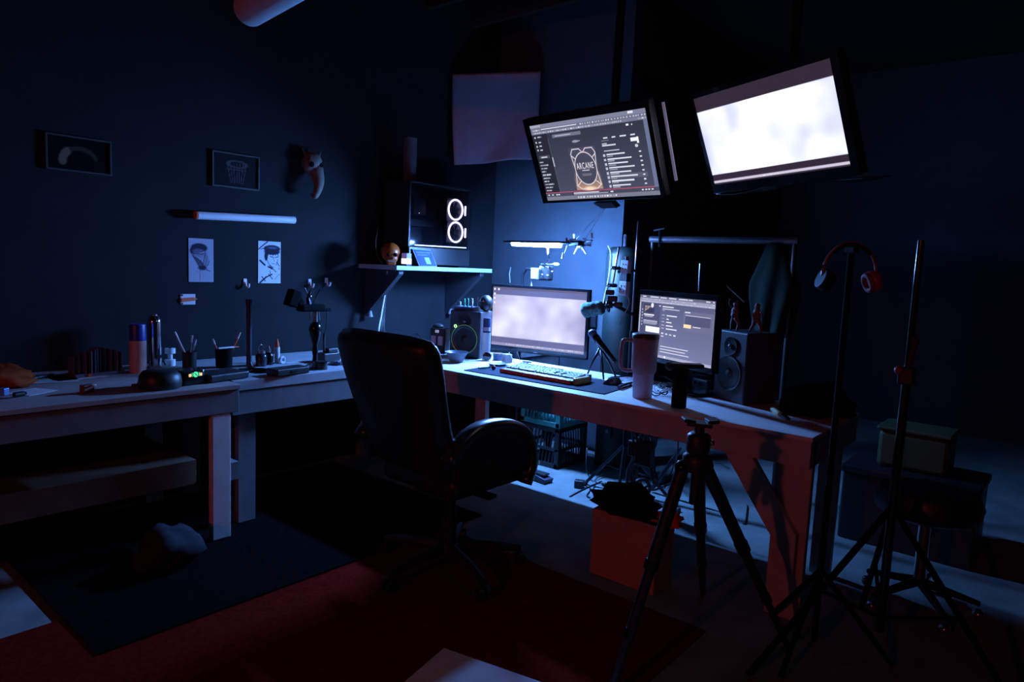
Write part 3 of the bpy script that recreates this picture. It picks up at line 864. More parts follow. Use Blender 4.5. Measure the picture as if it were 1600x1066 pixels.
for sgn, mm in ((-1, glow_o), (1, glow_o)):
    G().box(c0 + [.001, sgn * .028, -.002], (.004, .012, .014)).build('indicator', mm, t, bevel=.002)
    G().torus(c0 + [.002, 0, 0], .019, .0012, (1, 0, 0), n=8, m=6, a0=(-.5 if sgn > 0 else math.pi - .5), a1=(.5 if sgn > 0 else math.pi + .5)).build('dial_arc', glow_g, t)
p = B(293, 592, .75); leaf('paper_slip', 'pale slip of paper under the charger display', 'paper', p, .07, .10, .1, paper)

# pen cups
def pen_cup(label, u, v, R0, hh, pens, m):
    p = B(u, v)
    t = thing('pen_cup', label, 'cup', p)
    G().lathe([(R0 * .9, 0), (R0, hh), (R0 * .9, hh), (R0 * .82, .008), (0, .008)], 22).build('cup', m, t, smooth='auto')
    for i, (dx, dy, lx, ly, L, mm, lab) in enumerate(pens):
        b0 = np.array([p[0] + dx, p[1] + dy, p[2] + .012]); d = np.array([lx, ly, 1.0]); d /= np.linalg.norm(d)
        q = thing('pen', lab, 'pen', b0, world=True)
        G().tube([b0, b0 + d * L * .8], .0045, 8).build('barrel', mm, q, smooth='auto')
        G().tube([b0 + d * L * .8, b0 + d * L], .0050, 8).build('cap', white_plastic, q, smooth='auto')
pen_cup('black pen cup right behind the charger', 296, 578, .036, .095,
        [(0, .012, -.25, -.35, .20, white_plastic, 'white pen leaning left in the cup behind the charger'), (.01, -.01, .1, .08, .17, grey_plastic, 'grey pen standing upright in the cup behind the charger'),
         (-.01, .0, .12, .22, .15, steel, 'steel pen leaning right in the cup behind the charger')], blk)
pen_cup('black pen cup left of the upright pipe', 350, 574, .045, .10,
        [(0, .01, .1, .42, .19, orange, 'orange pen leaning towards the upright pipe'), (.01, -.015, -.1, -.3, .15, red_pl, 'red pen leaning left out of the cup')], blk_matte)
rod('pen', 'white pen lying across the rim of the black cup', 'pen', B(350, 574) + [.03, -.045, .108], B(350, 574) + [.02, .075, .108], .005, white_plastic, orange)

# upright pipe on a foot
p = B(389, 580)
t = thing('upright_pipe', 'dark upright pipe on an angled foot standing on the corner bench', 'pipe', p)
hh = px(112, p)
G().tube([(0, 0, .02), (0, 0, hh)], .0135, 14).build('pipe', mat('blued_pipe', (70, 72, 88), .35, .6), t, smooth='auto')
G().tube([(0, 0, hh - .03), (0, 0, hh)], .018, 14).build('collar', mat('blued_pipe', (70, 72, 88), .35, .6), t, smooth='auto')
G().tube(spline([(0, 0, .05), (.02, .01, .012), (.07, .03, .012), (.11, .04, .012)]), .012, 10).build('foot', dark_metal, t, smooth=True)
G().box((0, 0, .006), (.09, .07, .012)).build('foot_plate', dark_metal, t, bevel=.003)

# jars and lighter between pipe and clamp stand
p = B(408, 572); t = thing('glass_jar', 'small dark glass jar with a wire hoop beside the upright pipe', 'jar', p)
G().lathe([(.028, 0), (.03, .01), (.03, .06), (.02, .07)], 20).build('body', mat('dark_glass', (40, 42, 52), .12, var=0), t, smooth='auto')
G().lathe([(.021, .07), (.021, .084)], 18).build('lid', steel, t, smooth='auto')
G().torus((0, 0, .10), .018, .002, (1, .2, 0)).build('hoop', chrome, t, smooth=True)
p = B(420, 570); t = thing('ink_bottle', 'dark ink bottle with a steel neck on the corner bench', 'bottle', p)
G().lathe([(.024, 0), (.026, .05), (.012, .07)], 20).build('body', blk_gloss, t, smooth='auto'); G().lathe([(.010, .07), (.010, .09)], 14).build('neck', steel, t, smooth='auto'); G().lathe([(.006, .09), (.004, .105)], 10).build('nozzle', orange, t)
p = B(433, 567); t = thing('glue_tube', 'white glue tube with an orange cap standing on the corner bench', 'tube', p)
G().lathe([(.014, 0), (.015, .09)], 16).build('body', white_plastic, t, smooth='auto'); G().lathe([(.013, .09), (.010, .11), (.004, .135)], 14).build('cap', orange, t, smooth='auto')
p = B(441, 568); t = thing('tape_roll', 'small roll of clear tape lying on the corner bench', 'tape', p)
G().torus(up(np.zeros(3), .02), .017, .008, (1, .3, 0)).build('roll', mat('clear_tape', (190, 200, 215), .15, var=0), t, smooth=True); G().torus(up(np.zeros(3), .02), .011, .003, (1, .3, 0)).build('core', paper, t)
p = B(450, 585); t = thing('flat_case', 'flat black case lying near the front of the corner bench', 'case', p, .1)
G().box((0, 0, .02), (.09, .20, .036)).build('body', blk, t, bevel=.006); G().box((.046, 0, .02), (.003, .03, .012)).build('latch', dark_metal, t)

# articulated clamp stand
p = B(492, 574)
t = thing('clamp_stand', 'dark articulated clamp stand with a goblet shaped stem, taller than the jars', 'stand', p, world=True)
m_ = lambda u, v: at(u, v, 'x', p[0])
axis = lambda v: m_(492 - (574 - v) * .06 * 0 + (574 - v) * .012, v)
G().lathe([(.055, 0), (.055, .008), (.03, .02), (.016, .035)], 24, c=p).build('base', steel, t, smooth='auto')
zz = lambda v: (m_(492, v)[2] - p[2])
G().lathe([(.016, zz(566)), (.013, zz(556)), (.018, zz(548)), (.013, zz(540)), (.026, zz(526)), (.036, zz(514)), (.024, zz(505)), (.016, zz(503))], 20, c=p).build('stem', blk_gloss, t, smooth='auto')
G().tube([up(p, zz(504)), up(p, zz(486))], .012, 10).build('neck', steel, t, smooth='auto')
for dy in (-.035, .03):
    G().tube([up(p, zz(500)) + [0, dy, 0], up(p, zz(484)) + [0, dy * .8, 0]], .004, 6).build('strut', chrome, t)
G().box(m_(486, 481), (.07, .15, .04)).build('clamp_head', blk_matte, t, bevel=.01)
G().box(m_(502, 484), (.05, .10, .018)).build('tray', blk_matte, t, bevel=.004)
G().box(m_(457, 466), (.06, .055, .09), M=np.array([[1, 0, 0], [0, .94, .34], [0, -.34, .94]])).build('side_box', blk_matte, t, bevel=.006)
G().box(m_(468, 474), (.05, .035, .085), M=np.array([[1, 0, 0], [0, .9, -.42], [0, .42, .9]])).build('side_arm', blk_matte, t, bevel=.006)
G().tube([m_(483, 478), m_(481, 466), m_(485, 455)], [.012, .010, .006], 8).build('jaw', dark_metal, t)
G().sph(m_(484, 463), .012).build('bright_screw', chrome, t, smooth=True)
for a, b in (((488, 476), (500, 452)), ((486, 474), (476, 450)), ((490, 474), (494, 456))):
    G().tube([m_(*a), m_(*b)], .003, 6).build('wire', dark_metal, t)
G().tube(spline([m_(508, 484), m_(511, 492), m_(509, 512), m_(505, 540)]), .0025, 6).build('hanging_lead', cable_blk, t)

p = B(506, 566); t = thing('antenna_box', 'black box with a short upright antenna right of the clamp stand', 'radio', p, .1)
G().box((0, .03, .03), (.08, .12, .05)).build('body', blk, t, bevel=.005); G().box((0, .05, .068), (.05, .07, .024)).build('top_block', blk, t, bevel=.004)
G().tube([(0, 0, .055), (0, 0, .17)], .0075, 10).build('antenna', blk, t)
p = B(501, 577); t = thing('lidded_tin', 'short dark tin right beside the clamp stand base', 'tin', p)
G().lathe([(.036, 0), (.036, .032)], 22).build('body', blk, t, smooth='auto'); G().lathe([(.038, .032), (.038, .042), (.03, .045)], 22).build('lid', dark_metal, t, smooth='auto')
place_lump('foil_sheet', 'crumpled shiny foil sheet behind the chair on the corner bench', 'foil', B(527, 570), (.035, .04, .012), mat('foil', (170, 180, 200), .25, .9), 5, .9, 5)
leaf('paper_sheet', 'pale paper sheet lying behind the clamp stand', 'paper', B(520, 566), .12, .18, .2, paper)
leaf('paper_sheet', 'pale paper strip lying left of the clamp stand', 'paper', B(462, 566), .05, .14, .1, paper)

# cable bundle hanging from the shelf
t = thing('cable_bundle', 'thick bundle of dark cables hanging from the shelf to the bench', 'cable', (-3.66, 2.98, .75), world=True)
for i in range(6):
    o_ = .012 * (i % 3 - 1)
    G().tube(spline([at(606 + i, 424, 'x', -3.60), at(603 + o_ * 80, 455, 'x', -3.66), at(599 + i - 3, 490, 'x', -3.66), at(598 + (i - 3) * 2.2, 522, 'x', -3.64), up(B(600 + i * 5, 545), .006)]), .0055 if i % 2 else .008, 6).build('cable', cable_blk if i else cable_wht, t, smooth=True)
solo(G().tube(spline([up(B(632, 549), .006), up(B(640, 540), .05), up(B(650, 536), .07), up(B(662, 546), .05), up(B(668, 553), .006)]), .003, 6), 'looped_cable', cable_blk, 'thin dark cable looping over the bench behind the chair', 'cable', smooth=True)

# ================================================================== things on the wall shelf
t = thing('computer_case', 'black computer tower on the shelf with two glowing ring fans', 'computer', (-3.64, 3.3, SZ), world=True)
cx0, cx1, cy0, cy1, cz0, cz1 = -3.80, -3.50, 3.085, 3.665, SZ + .001, 1.875
G().span((cx0, cy0, cz0 + .012), (cx1 - .02, cy0 + .012, cz1)).build('front_panel', blk, t)
G().span((cx0, cy1 - .012, cz0 + .012), (cx1 - .02, cy1, cz1)).build('rear_panel', blk, t)
G().span((cx0, cy0, cz0 + .012), (cx0 + .012, cy1, cz1)).build('back_panel', blk, t)
G().span((cx0, cy0, cz1), (cx1 - .012, cy1, cz1 + .012)).build('top_panel', blk, t, bevel=.003)
G().span((cx0, cy0, cz0 + .012), (cx1 - .012, cy1, 1.455)).build('lower_shroud', blk, t, bevel=.003)
for yy in (cy0 + .05, cy1 - .05):
    G().span((cx0 + .03, yy - .02, cz0), (cx1 - .05, yy + .02, cz0 + .012)).build('foot', blk, t)
pane = mat('tinted_glass', (16, 16, 22), .06, var=0, alpha=.25)
G().span((cx1 - .012, cy0 + .004, 1.458), (cx1 - .008, cy1 - .004, cz1)).build('side_window', pane, t)
ring_m = mat('ring_glow', (230, 225, 255), .4, var=0, emit=5.0, emit_rgb=(.55, .50, 1.0))
strip_m = mat('strip_glow', (230, 225, 255), .4, var=0, emit=1.0, emit_rgb=(.62, .60, .8))
for (u, v) in ((712, 328), (712, 363)):
    c = at(u, v, 'x', -3.535)
    f = G().torus(c, .070, .0065, (1, 0, 0), 36, 8).build('fan_ring', ring_m, t, smooth=True, label='glowing white fan ring')
    G().span(c + [-.03, -.078, -.078], c + [-.012, .078, .078]).build('fan_frame', blk, t, bevel=.004)
    G().cyl(c + [-.012, 0, 0], c + [-.002, 0, 0], .022, n=18).build('fan_hub', blk, t)
    for k_ in range(7):
        a = 2 * math.pi * k_ / 7
        d = np.array([0, math.cos(a), math.sin(a)]); n_ = np.array([0, -math.sin(a), math.cos(a)])
        G().prism([(.022, -.008), (.062, -.006), (.060, .018), (.022, .008)], c + [-.009, 0, 0], d, n_ + [.2, 0, 0], (.0015, 0, 0)).build('fan_blade', blk, t)
    G().tube([c + [.004, .094, -.034], c + [.004, .094, .034]], .006, 8).build('side_light', ring_m, t)
    G().torus(c + [.002, -.02, 0], .052, .0018, (1, 0, 0), 12, 6, a0=math.pi * .75, a1=math.pi * 1.25).build('inner_glint', ring_m, t)
a, b = at(648, 383, 'x', cx1 - .004), at(728, 387.5, 'x', cx1 - .004)
G().tube([a, b], .004, 8).build('light_strip', strip_m, t)
G().span((cx0 + .02, cy0 + .12, 1.50), (cx0 + .025, cy0 + .40, 1.84)).build('main_board', mat('board', (40, 40, 58), .5), t)
G().span((cx0 + .03, cy0 + .1, 1.60), (cx0 + .16, cy0 + .36, 1.65)).build('graphics_card', dark_metal, t, bevel=.004)
G().span((cx0 + .03, cy0 + .16, 1.68), (cx0 + .14, cy0 + .28, 1.80)).build('cooler', dark_metal, t, bevel=.004)
G().sph(at(655, 333, 'x', cx1 - .02), .0035).build('power_light', mat('tiny_light', (230, 230, 255), .4, var=0, emit=1.2, emit_rgb=(.7, .7, 1)), t)
p = at(655, 291, 'z', cz1 + .0125); p = np.array([-3.66, 3.20, cz1 + .0125])
t = thing('paper_roll', 'tall pale cylinder standing dimly on top of the computer', 'roll', p)
G().lathe([(.045, 0), (.045, .30)], 24).build('cylinder', mat('dull_paper', (96, 94, 100), .9), t, smooth='auto'); G().lathe([(.02, .30), (.02, .305)], 16).build('core', cardboard, t)

# skull
p = at(612, 415, 'z', SZ); p = np.array([-3.56, 3.0, SZ])
p = np.array([at(610, 414, 'x', -3.55)[0], at(610, 414, 'x', -3.55)[1], SZ + .001])
t = thing('amber_skull', 'small amber coloured plastic skull at the near end of the shelf', 'skull', p, -.55)
amb = mat('amber_plastic', (150, 66, 18), .35, var=.2, scale=18)
G().sph((-.01, .0, .085), (.072, .062, .062), 22, 14).build('cranium', amb, t, smooth=True)
G().sph((.035, 0, .045), (.034, .042, .035), 16, 10).build('face', amb, t, smooth=True)
G().box((.036, 0, .014), (.045, .055, .026)).build('jaw', amb, t, bevel=.008)
for s_ in (-1, 1):
    G().sph((.058, .022 * s_, .068), (.012, .014, .013)).build('eye_socket', mat('socket_dark', (30, 12, 8), .8), t, smooth=True)
G().prism([(-.007, 0), (.007, 0), (0, .016)], (.067, 0, .04), (0, 1, 0), (0, 0, 1), (.004, 0, 0)).build('nose_hole', mat('socket_dark', (30, 12, 8), .8), t)
for i in range(6):
    G().box((.061, -.02 + .008 * i, .027), (.006, .006, .011)).build('tooth', bone, t)

p = np.array([*at(635, 408, 'x', -3.478)[:2], SZ + .001])
t = thing('glowing_cube', 'small lit glass cube glowing white at its base beside the skull', 'ornament', p, .1)
G().box((0, 0, .044), (.046, .046, .075)).build('glass_block', mat('milky_glass', (150, 140, 200), .1, var=0, emit=.28, emit_rgb=(.30, .24, .8)), t, bevel=.003)
G().box((0, 0, .03), (.048, .048, .036)).build('lit_base', mat('cube_light', (255, 250, 255), .3, var=0, emit=1.6, emit_rgb=(.85, .85, 1.0)), t, bevel=.003)
G().box((0, 0, .005), (.05, .05, .009)).build('plinth', blk, t, bevel=.002)

im = canvas(40, 30, (62, 74, 104))
for a, b, y in ((.1, .9, .15), (.15, .85, .25), (.1, .7, .33)): dashes(im, a, b, y, .05, (120, 134, 166), 3)
R_(im, .45, .45, .72, .85, (150, 164, 190))
p = at(667, 416, 'x', -3.47); e0 = at(655, 417, 'x', -3.47); e1 = at(683, 418, 'x', -3.47)
t = thing('printed_card', 'printed card with a pale border leaning before the computer', 'card', (p[0], p[1], SZ), world=True)
ey_ = np.array([-.03, -.038, .112]); ex_ = e1 - e0; ex_[2] = 0
e0[2] = SZ + .002
picture('card_print', im, e0 + [.003, 0, 0] + ex_ * .03 + ey_ * .03, ex_ * .94, ey_ * .94, ink, t)
G().prism([(0, 0), (1, 0), (1, 1), (0, 1)], e0, ex_, ey_, (-.002, 0, 0)).build('card_board', mat('card_rim', (150, 156, 176), .6), t)
solo(G().tube(spline([at(598, 412, 'x', -3.6), at(590, 400, 'x', -3.66), at(587, 380, 'x', -3.7), at(591, 356, 'x', -3.72)]), .004, 6), 'stiff_wire', mat('brown_wire', (80, 50, 40), .6), 'thin brown wire rising behind the skull', 'wire', smooth=True)

# pale cloth hung across the corner
def cl(a, b):
    x, y = -3.80 + .445 * a, 3.715 + .485 * a
    zt = 2.745 + .075 * a; zb = 2.085 + .085 * a
    z = zt + (zb - zt) * b
    bulge = .022 * math.sin(2.2 * math.pi * (a + .45 * b)) * b + .05 * b * b * math.exp(-((a - .75 + .5 * (b - .8)) / .18) ** 2) - .03 * b ** 3 * math.exp(-((a - .35 - (1 - b)) / .14) ** 2)
    x += .05 * b * b * (1 - a)
    return np.array([x + .72 * bulge, y - .66 * bulge, z])
g = G().grid(cl, 34, 34)
o = g.build('hanging_cloth', cloth_pink, smooth=True, solid=.003, org=np.array([-3.58, 3.96, 2.09]))
tag(o, 'square of pale cloth hung high across the room corner', 'cloth')

# white pipe under the ceiling
a, b = at(388, 16, 'z', 2.55), at(470, -34, 'z', 2.55)
d = (b - a) / np.linalg.norm(b - a)
rr = px(25, a)
t = thing('ceiling_duct', 'thick white tube hanging under the ceiling at the top left', 'tube', a, world=True)
G().tube([a, a + d * .015, a + d * 1.6], [rr * .92, rr, rr], 28).build('barrel', white_plastic, t, smooth='auto')
G().tube([a - d * .004, a], [rr * .8, rr * .85], 28).build('end_cap', mat('red_lit_duct_cap', (200, 130, 110), .5), t)  # reddish cap colour holds the red lamp's light on the tube end
for f in (.4, 1.3):
    q = a + d * f
    G().tube([q + [0, 0, rr], (q[0], q[1], ZC)], .004, 6).build('hanger_wire', dark_metal, t)

# ================================================================== things on the desk
def D(u, v, z=DZ): return at(u, v, 'z', z)
def speaker(name, label, pl, pr, hh, depth, ring_green):
    """front face from floor point pl to pr"""
    pl, pr = np.array(pl), np.array(pr)
    ex = pr - pl; wd = np.linalg.norm(ex); ex = ex / wd
    ez = np.array([0, 0, 1.0]); nz = np.cross(ex, ez)             # out of the front
    o = pl + ex * wd / 2
    t = thing(name, label, 'speaker', o - nz * depth / 2, world=True)
    M = np.stack([ex, -nz, ez], 1)
    G().box(o - nz * (depth / 2 + .001) + ez * (hh / 2 + .001), (wd, depth, hh), M=M).build('cabinet', mat('speaker_vinyl', (50, 52, 58), .5), t, bevel=.008)
    Mz = np.stack([ex, ez, nz], 1)
    w0 = o + ez * hh * .40 ; w1 = o + ez * hh * .79
    R0 = wd * .40
    cone = G().lathe([(R0, .001), (R0 * .97, .006), (R0 * .90, .006), (R0 * .84, -.004 + .006), (R0 * .45, -.018 + .02)], 32, c=w0, M=Mz)
    cone.build('woofer_surround', mat('rubber', (30, 30, 34), .35, var=0), t, smooth='auto')
    G().lathe([(R0 * .80, .003), (R0 * .35, .0015), (R0 * .3, .004), (0, .012)], 28, c=w0, M=Mz).build('woofer_cone', mat('cone', (20, 20, 23), .6, var=0), t, smooth='auto')
    if ring_green:
        G().torus(w0 + nz * .004, R0 * 1.04, .0022, nz, 40, 6).build('green_ring', mat('green_trim', (110, 190, 90), .4, var=0, emit=.10, emit_rgb=(.4, .9, .35)), t, smooth=True)
        G().torus(o + ez * hh * .665 - ex * wd * .30 + nz * .004, .008, .0028, nz, 20, 6).build('power_ring', mat('led_green', (190, 255, 170), .4, var=0, emit=1.4, emit_rgb=(.5, 1.0, .45)), t, smooth=True)
    G().lathe([(wd * .20, .001), (wd * .20, .005), (wd * .14, .003), (wd * .06, .002)], 28, c=w1, M=Mz).build('tweeter_horn', mat('horn', (24, 24, 28), .35, var=0), t, smooth='auto')
    G().sph(w1 + nz * .003, .012, 14, 8).build('tweeter_dome', mat('dome', (110, 112, 122), .3, .6, var=0), t, smooth=True)
    return t, o, ex, nz
LS = speaker('studio_speaker', 'black studio speaker with a green ring, left of the wide monitor', D(701, 557), D(748.5, 562), .30, .17, True)
pl, pr_ = D(1113, 620), D(1160, 634)
RS = speaker('studio_speaker', 'black studio speaker right of the order page monitor', pl, pr_, .335, .19, False)

# usb hub with sticks and helmet-like case on the left speaker
o, ex, nz = LS[1], LS[2], LS[3]
hb = o - nz * .07 + np.array([0, 0, .302])
t = thing('usb_hub', 'flat blue grey hub holding memory sticks on top of the left speaker', 'hub', hb, math.atan2(ex[1], ex[0]))
G().box((-.022, 0, .012), (.14, .10, .022)).build('body', mat('hub_blue', (70, 84, 110), .45), t, bevel=.003)
for i, (dx, mm, hgt) in enumerate(((-.065, white_plastic, .03), (-.035, mat('green_stick', (60, 160, 130), .4), .05), (-.01, mat('green_stick', (60, 160, 130), .4), .052), (.02, white_plastic, .055))):
    G().box((dx, -.02, .023 + hgt / 2), (.012, .008, hgt)).build('memory_stick', mm, t, bevel=.003)
G().tube([(.04, .02, .02), (.04, .02, .085)], .002, 6).build('aerial', steel, t)
hp = o - nz * .10 + ex * .095 + np.array([0, 0, .302])
t = thing('dark_helmet', 'rounded black case with two pale marks behind the memory sticks', 'case', hp, math.atan2(ex[1], ex[0]))
G().sph((0, 0, .05), (.045, .05, .052), 18, 12).build('shell', blk, t, smooth=True)
for s_ in (-1, 1):
    G().prism([(-.008, 0), (.008, 0), (0, .012)], (.012 * s_ - .01, -.048, .06), (1, 0, 0), (0, 0, 1), (0, .004, 0)).build('pale_mark', white_plastic, t)

# camera-like charger left of the speaker
p = D(690, 553); p = np.array([p[0] - .02, p[1] - .0, DZ])
t = thing('twin_charger', 'black and white twin battery charger left of the green ringed speaker', 'charger', p, .3)
G().box((0, 0, .085), (.11, .08, .168)).build('body', blk, t, bevel=.01)
for s_ in (-1, 1):
    G().box((.026 * s_, -.042, .09), (.036, .008, .06)).build('battery', white_plastic, t, bevel=.003)
G().box((0, -.043, .15), (.026, .004, .018)).build('lit_label', mat('label_glow', (240, 240, 255), .4, var=0, emit=.25, emit_rgb=(.8, .85, 1)), t)
G().sph((-.02, .01, .175), (.04, .035, .022)).build('knob', blk, t, smooth=True)

p = D(713, 566)
t = thing('grey_bowl', 'grey blue bowl on the desk just right of the chair back', 'bowl', p)
G().lathe([(.036, .001), (.04, .004), (.068, .062), (.072, .064), (.066, .06), (.036, .010), (0, .008)], 32).build('bowl', mat('bowl_glaze', (110, 124, 140), .3, var=.05), t, smooth='auto')
G().lathe([(.034, 0), (.034, .0015)], 24).build('foot_ring', grey_plastic, t)

p = D(759, 563); hh = px(66, p); R0 = px(6.2, p)
t = thing('label_bottle', 'slim bottle with dark printed top and white lower half beside the speaker', 'bottle', p)
G().lathe([(R0, .001), (R0, hh * .66)], 24).build('white_body', milky, t, smooth='auto')
G().lathe([(R0 * 1.01, hh * .66), (R0 * 1.01, hh * .97), (R0 * .9, hh)], 24).build('dark_top', mat('bottle_blue', (50, 66, 96), .3), t, smooth='auto')
lb = canvas(20, 12, (50, 66, 96)); dashes(lb, .15, .85, .2, .2, (214, 224, 240), 4, .05, .1, .05); dashes(lb, .15, .8, .6, .15, (170, 184, 206), 5, .05, .1, .05)
cd = -np.array([FW[0], FW[1], 0]); cd /= np.linalg.norm(cd); cr = np.array([-cd[1], cd[0], 0])
lab = G().grid(lambda a, b: (R0 * 1.03) * (cd * math.cos((a - .5) * 2) + cr * math.sin((a - .5) * 2)) + np.array([0, 0, hh * (.70 + .09 * b)]), 10, 2)
lab.build('label_band', white_plastic, t, smooth=True)

p = D(762, 563) + [.02, -.03, 0]
t = thing('glass_lens', 'round dark glass lens standing on the desk before the slim bottle', 'lens', p)
nb = -np.array([FW[0], FW[1], 0])
G().lathe([(.027, -.012), (.029, 0), (.027, .012)], 26, c=(0, 0, .03), M=frameM(nb)).build('barrel', steel, t, smooth='auto')
G().lathe([(.025, .0125), (.015, .015), (0, .016)], 26, c=(0, 0, .03), M=frameM(nb)).build('glass', blk_gloss, t, smooth='auto')
p = D(778, 563)
t = thing('clear_jar', 'low clear jar with a lid between lens and white cube', 'jar', p)
G().lathe([(.030, .001), (.032, .004), (.032, .036)], 24).build('jar', mat('jar_glass', (60, 80, 120), .08, var=0), t, smooth='auto'); G().lathe([(.033, .036), (.033, .045)], 24).build('lid', steel, t, smooth='auto')
p = D(792, 567)
t = thing('white_cube', 'small white cube left of the keyboard', 'cube', p, -.25)
G().box((0, 0, .028), (.05, .05, .054)).build('body', milky, t, bevel=.004); G().box((0, -.0255, .028), (.03, .001, .03)).build('face', paper, t)
p = D(777, 572)
t = thing('shallow_dish', 'shallow grey dish in front of the white cube', 'dish', p)
G().lathe([(.045, .001), (.055, .016), (.05, .014), (.04, .005), (0, .004)], 28).build('dish', grey_plastic, t, smooth='auto'); G().lathe([(.03, .0048), (0, .006)], 20).build('contents', paper, t)

# desk mat
ml = [(-2.66, 2.765), (-1.755, 2.80), (-1.80, 3.16), (-2.70, 3.12)]
solo(G().prism(ml, (0, 0, DZ + .0005), (1, 0, 0), (0, 1, 0), (0, 0, .004)), 'desk_mat', mat('mat_cloth', (40, 48, 62), .85, var=.08, scale=80), 'large dark blue desk mat under the keyboard and mouse', 'mat')
MZ = DZ + .0048

# keyboard
kb = thing('keyboard', 'white keyed keyboard with a red front and golden end block', 'keyboard', (-2.24, 2.965, MZ))
tilt = .10
def kz(y): return .020 + (y + .085) * tilt
g = G(); L = .243
g.prism([(-.09, .001), (.09, .001), (.09, kz(.09)), (-.09, kz(-.09))], (-L, 0, 0), (0, 1, 0), (0, 0, 1), (2 * L, 0, 0)).build('case', blk, kb, bevel=.002)
G().prism([(0, .002), (0, .021), (.008, .023), (.008, .002)], (-L, -.0985, 0), (0, 1, 0), (0, 0, 1), (2 * L - .01, 0, 0)).build('front_rail', mat('backlit_red', (150, 26, 22), .4, var=.1, emit=.035, emit_rgb=(1, .07, .05)), kb, bevel=.002)
for i in range(9):
    G().box((-L + .02 + i * .052 + .01 * math.sin(i * 3), -.099, .012), (.014, .002, .004)).build('front_mark', mat('rail_mark', (200, 130, 120), .5), kb)
G().box((L + .012, -.02, .018), (.022, .13, .032)).build('end_block', mat('brass', (170, 140, 70), .4, .3), kb, bevel=.003)
keyw = mat('keycap_white', (196, 206, 214), .45, var=.04)
km = {}
def key(x, y, wd):
    kk = round(wd, 4)
    if kk not in km:
        a, b, hh = wd / 2 - .0011, .0082, .0085
        gg = G().add([(-a, -b, 0), (a, -b, 0), (a, b, 0), (-a, b, 0), (-a * .86, -b * .72, hh), (a * .86, -b * .72, hh), (a * .86, b * .8, hh), (-a * .86, b * .8, hh)],
                     [(3, 2, 1, 0), (4, 5, 6, 7), (0, 1, 5, 4), (1, 2, 6, 5), (2, 3, 7, 6), (3, 0, 4, 7)])
        o = gg.build('key', keyw, kb); km[kk] = o
    else:
        o = km[kk].copy(); COL.objects.link(o); o.parent = kb
    o.location = (x, y, kz(y) - .001); o.rotation_euler = (math.atan(tilt), 0, 0)
U_ = .0208
rows = [[1] * 13 + [2], [1.5] + [1] * 12 + [1.5], [1.75] + [1] * 11 + [2.25], [2.25] + [1] * 10 + [2.75], [1.25, 1.25, 1.25, 6.25, 1.25, 1.25, 1.25, 1.25]]
for r_, row in enumerate(rows):
    x = -L + .006; y = .048 - r_ * .0222
    for wd in row:
        key(x + wd * U_ / 2, y, wd * U_); x += wd * U_
for i in range(12): key(-L + .006 + U_ * (.6 + i * 1.22), .075, U_)
for r_ in range(5):
    for q in range(3):
        if not (r_ in (2, 3) and q != 1): key(-L + .006 + U_ * (15.6 + q), .048 - r_ * .0222, U_)
    for q in range(4): key(-L + .006 + U_ * (18.9 + q), .048 - r_ * .0222, U_)
G().tube([(-.02, .09, .04), (-.02, .11, .03), (-.03, .16, .002)], .003, 6).build('lead', cable_wht, kb)

p = at(957, 600, 'z', MZ)
t = thing('computer_mouse', 'glossy dark mouse on the desk mat right of the keyboard', 'mouse', p, -.35)
g = G().sph((0, 0, 0), (.036, .058, .036), 24, 14); g.v = [(a, b, max(c, 0)) for a, b, c in g.v]
g.build('shell', mat('mouse_shell', (60, 58, 68), .18, var=0), t, smooth=True)
G().cyl((-.004, .036, .026), (.004, .036, .026), .008).build('wheel', blk, t)
rod('lighter', 'slim lighter with a green end on the left corner of the desk mat', 'lighter', up(at(748, 577, 'z', MZ), .007), up(at(768, 575, 'z', MZ), .007), .006, mat('lighter_green', (150, 190, 150), .4), dark_metal)
p = at(771, 578, 'z', MZ); t = thing('cherry_knob', 'small round red knob left of the keyboard', 'knob', p)
G().sph((0, 0, .013), .013).build('ball', red_pl, t, smooth=True); G().cyl((0, 0, .025), (0, 0, .03), .003).build('pin', steel, t)

# small desk microphone on a mini tripod
p = D(941, 590)
t = thing('mini_tripod_microphone', 'dark stick microphone slanting on a small black desk tripod', 'microphone', p, world=True)
q = lambda u, v, dy=0.0: at(u, v, 'y', p[1] + dy)
top = q(938, 543)
for u, v in ((917, 588), (943, 594), (962, 590)):
    f = D(u, v)
    G().tube([top, top * .45 + f * .55 + [0, 0, .012], f + [0, 0, .004]], [.007, .006, .005], 8).build('leg', dark_metal, t, smooth=True)
G().tube([top, q(936, 534)], .010, 10).build('ball_joint', dark_metal, t)
m0, m1 = q(922, 517), q(962, 566, -.02)
d = m1 - m0
G().tube([m0 + d * .25, m1], [.019, .012], 14).build('handle', blk, t, smooth='auto')
G().sph(m0 + d * .10, .026, 16, 10).build('grille', mat('mic_grille', (90, 104, 140), .4, .4), t, smooth=True)
G().tube([m0 + d * .2, m0 + d * .3], .023, 14).build('collar', dark_metal, t)
G().box(q(936, 553), (.014, .01, .03)).build('latch', grey_plastic, t, bevel=.002)

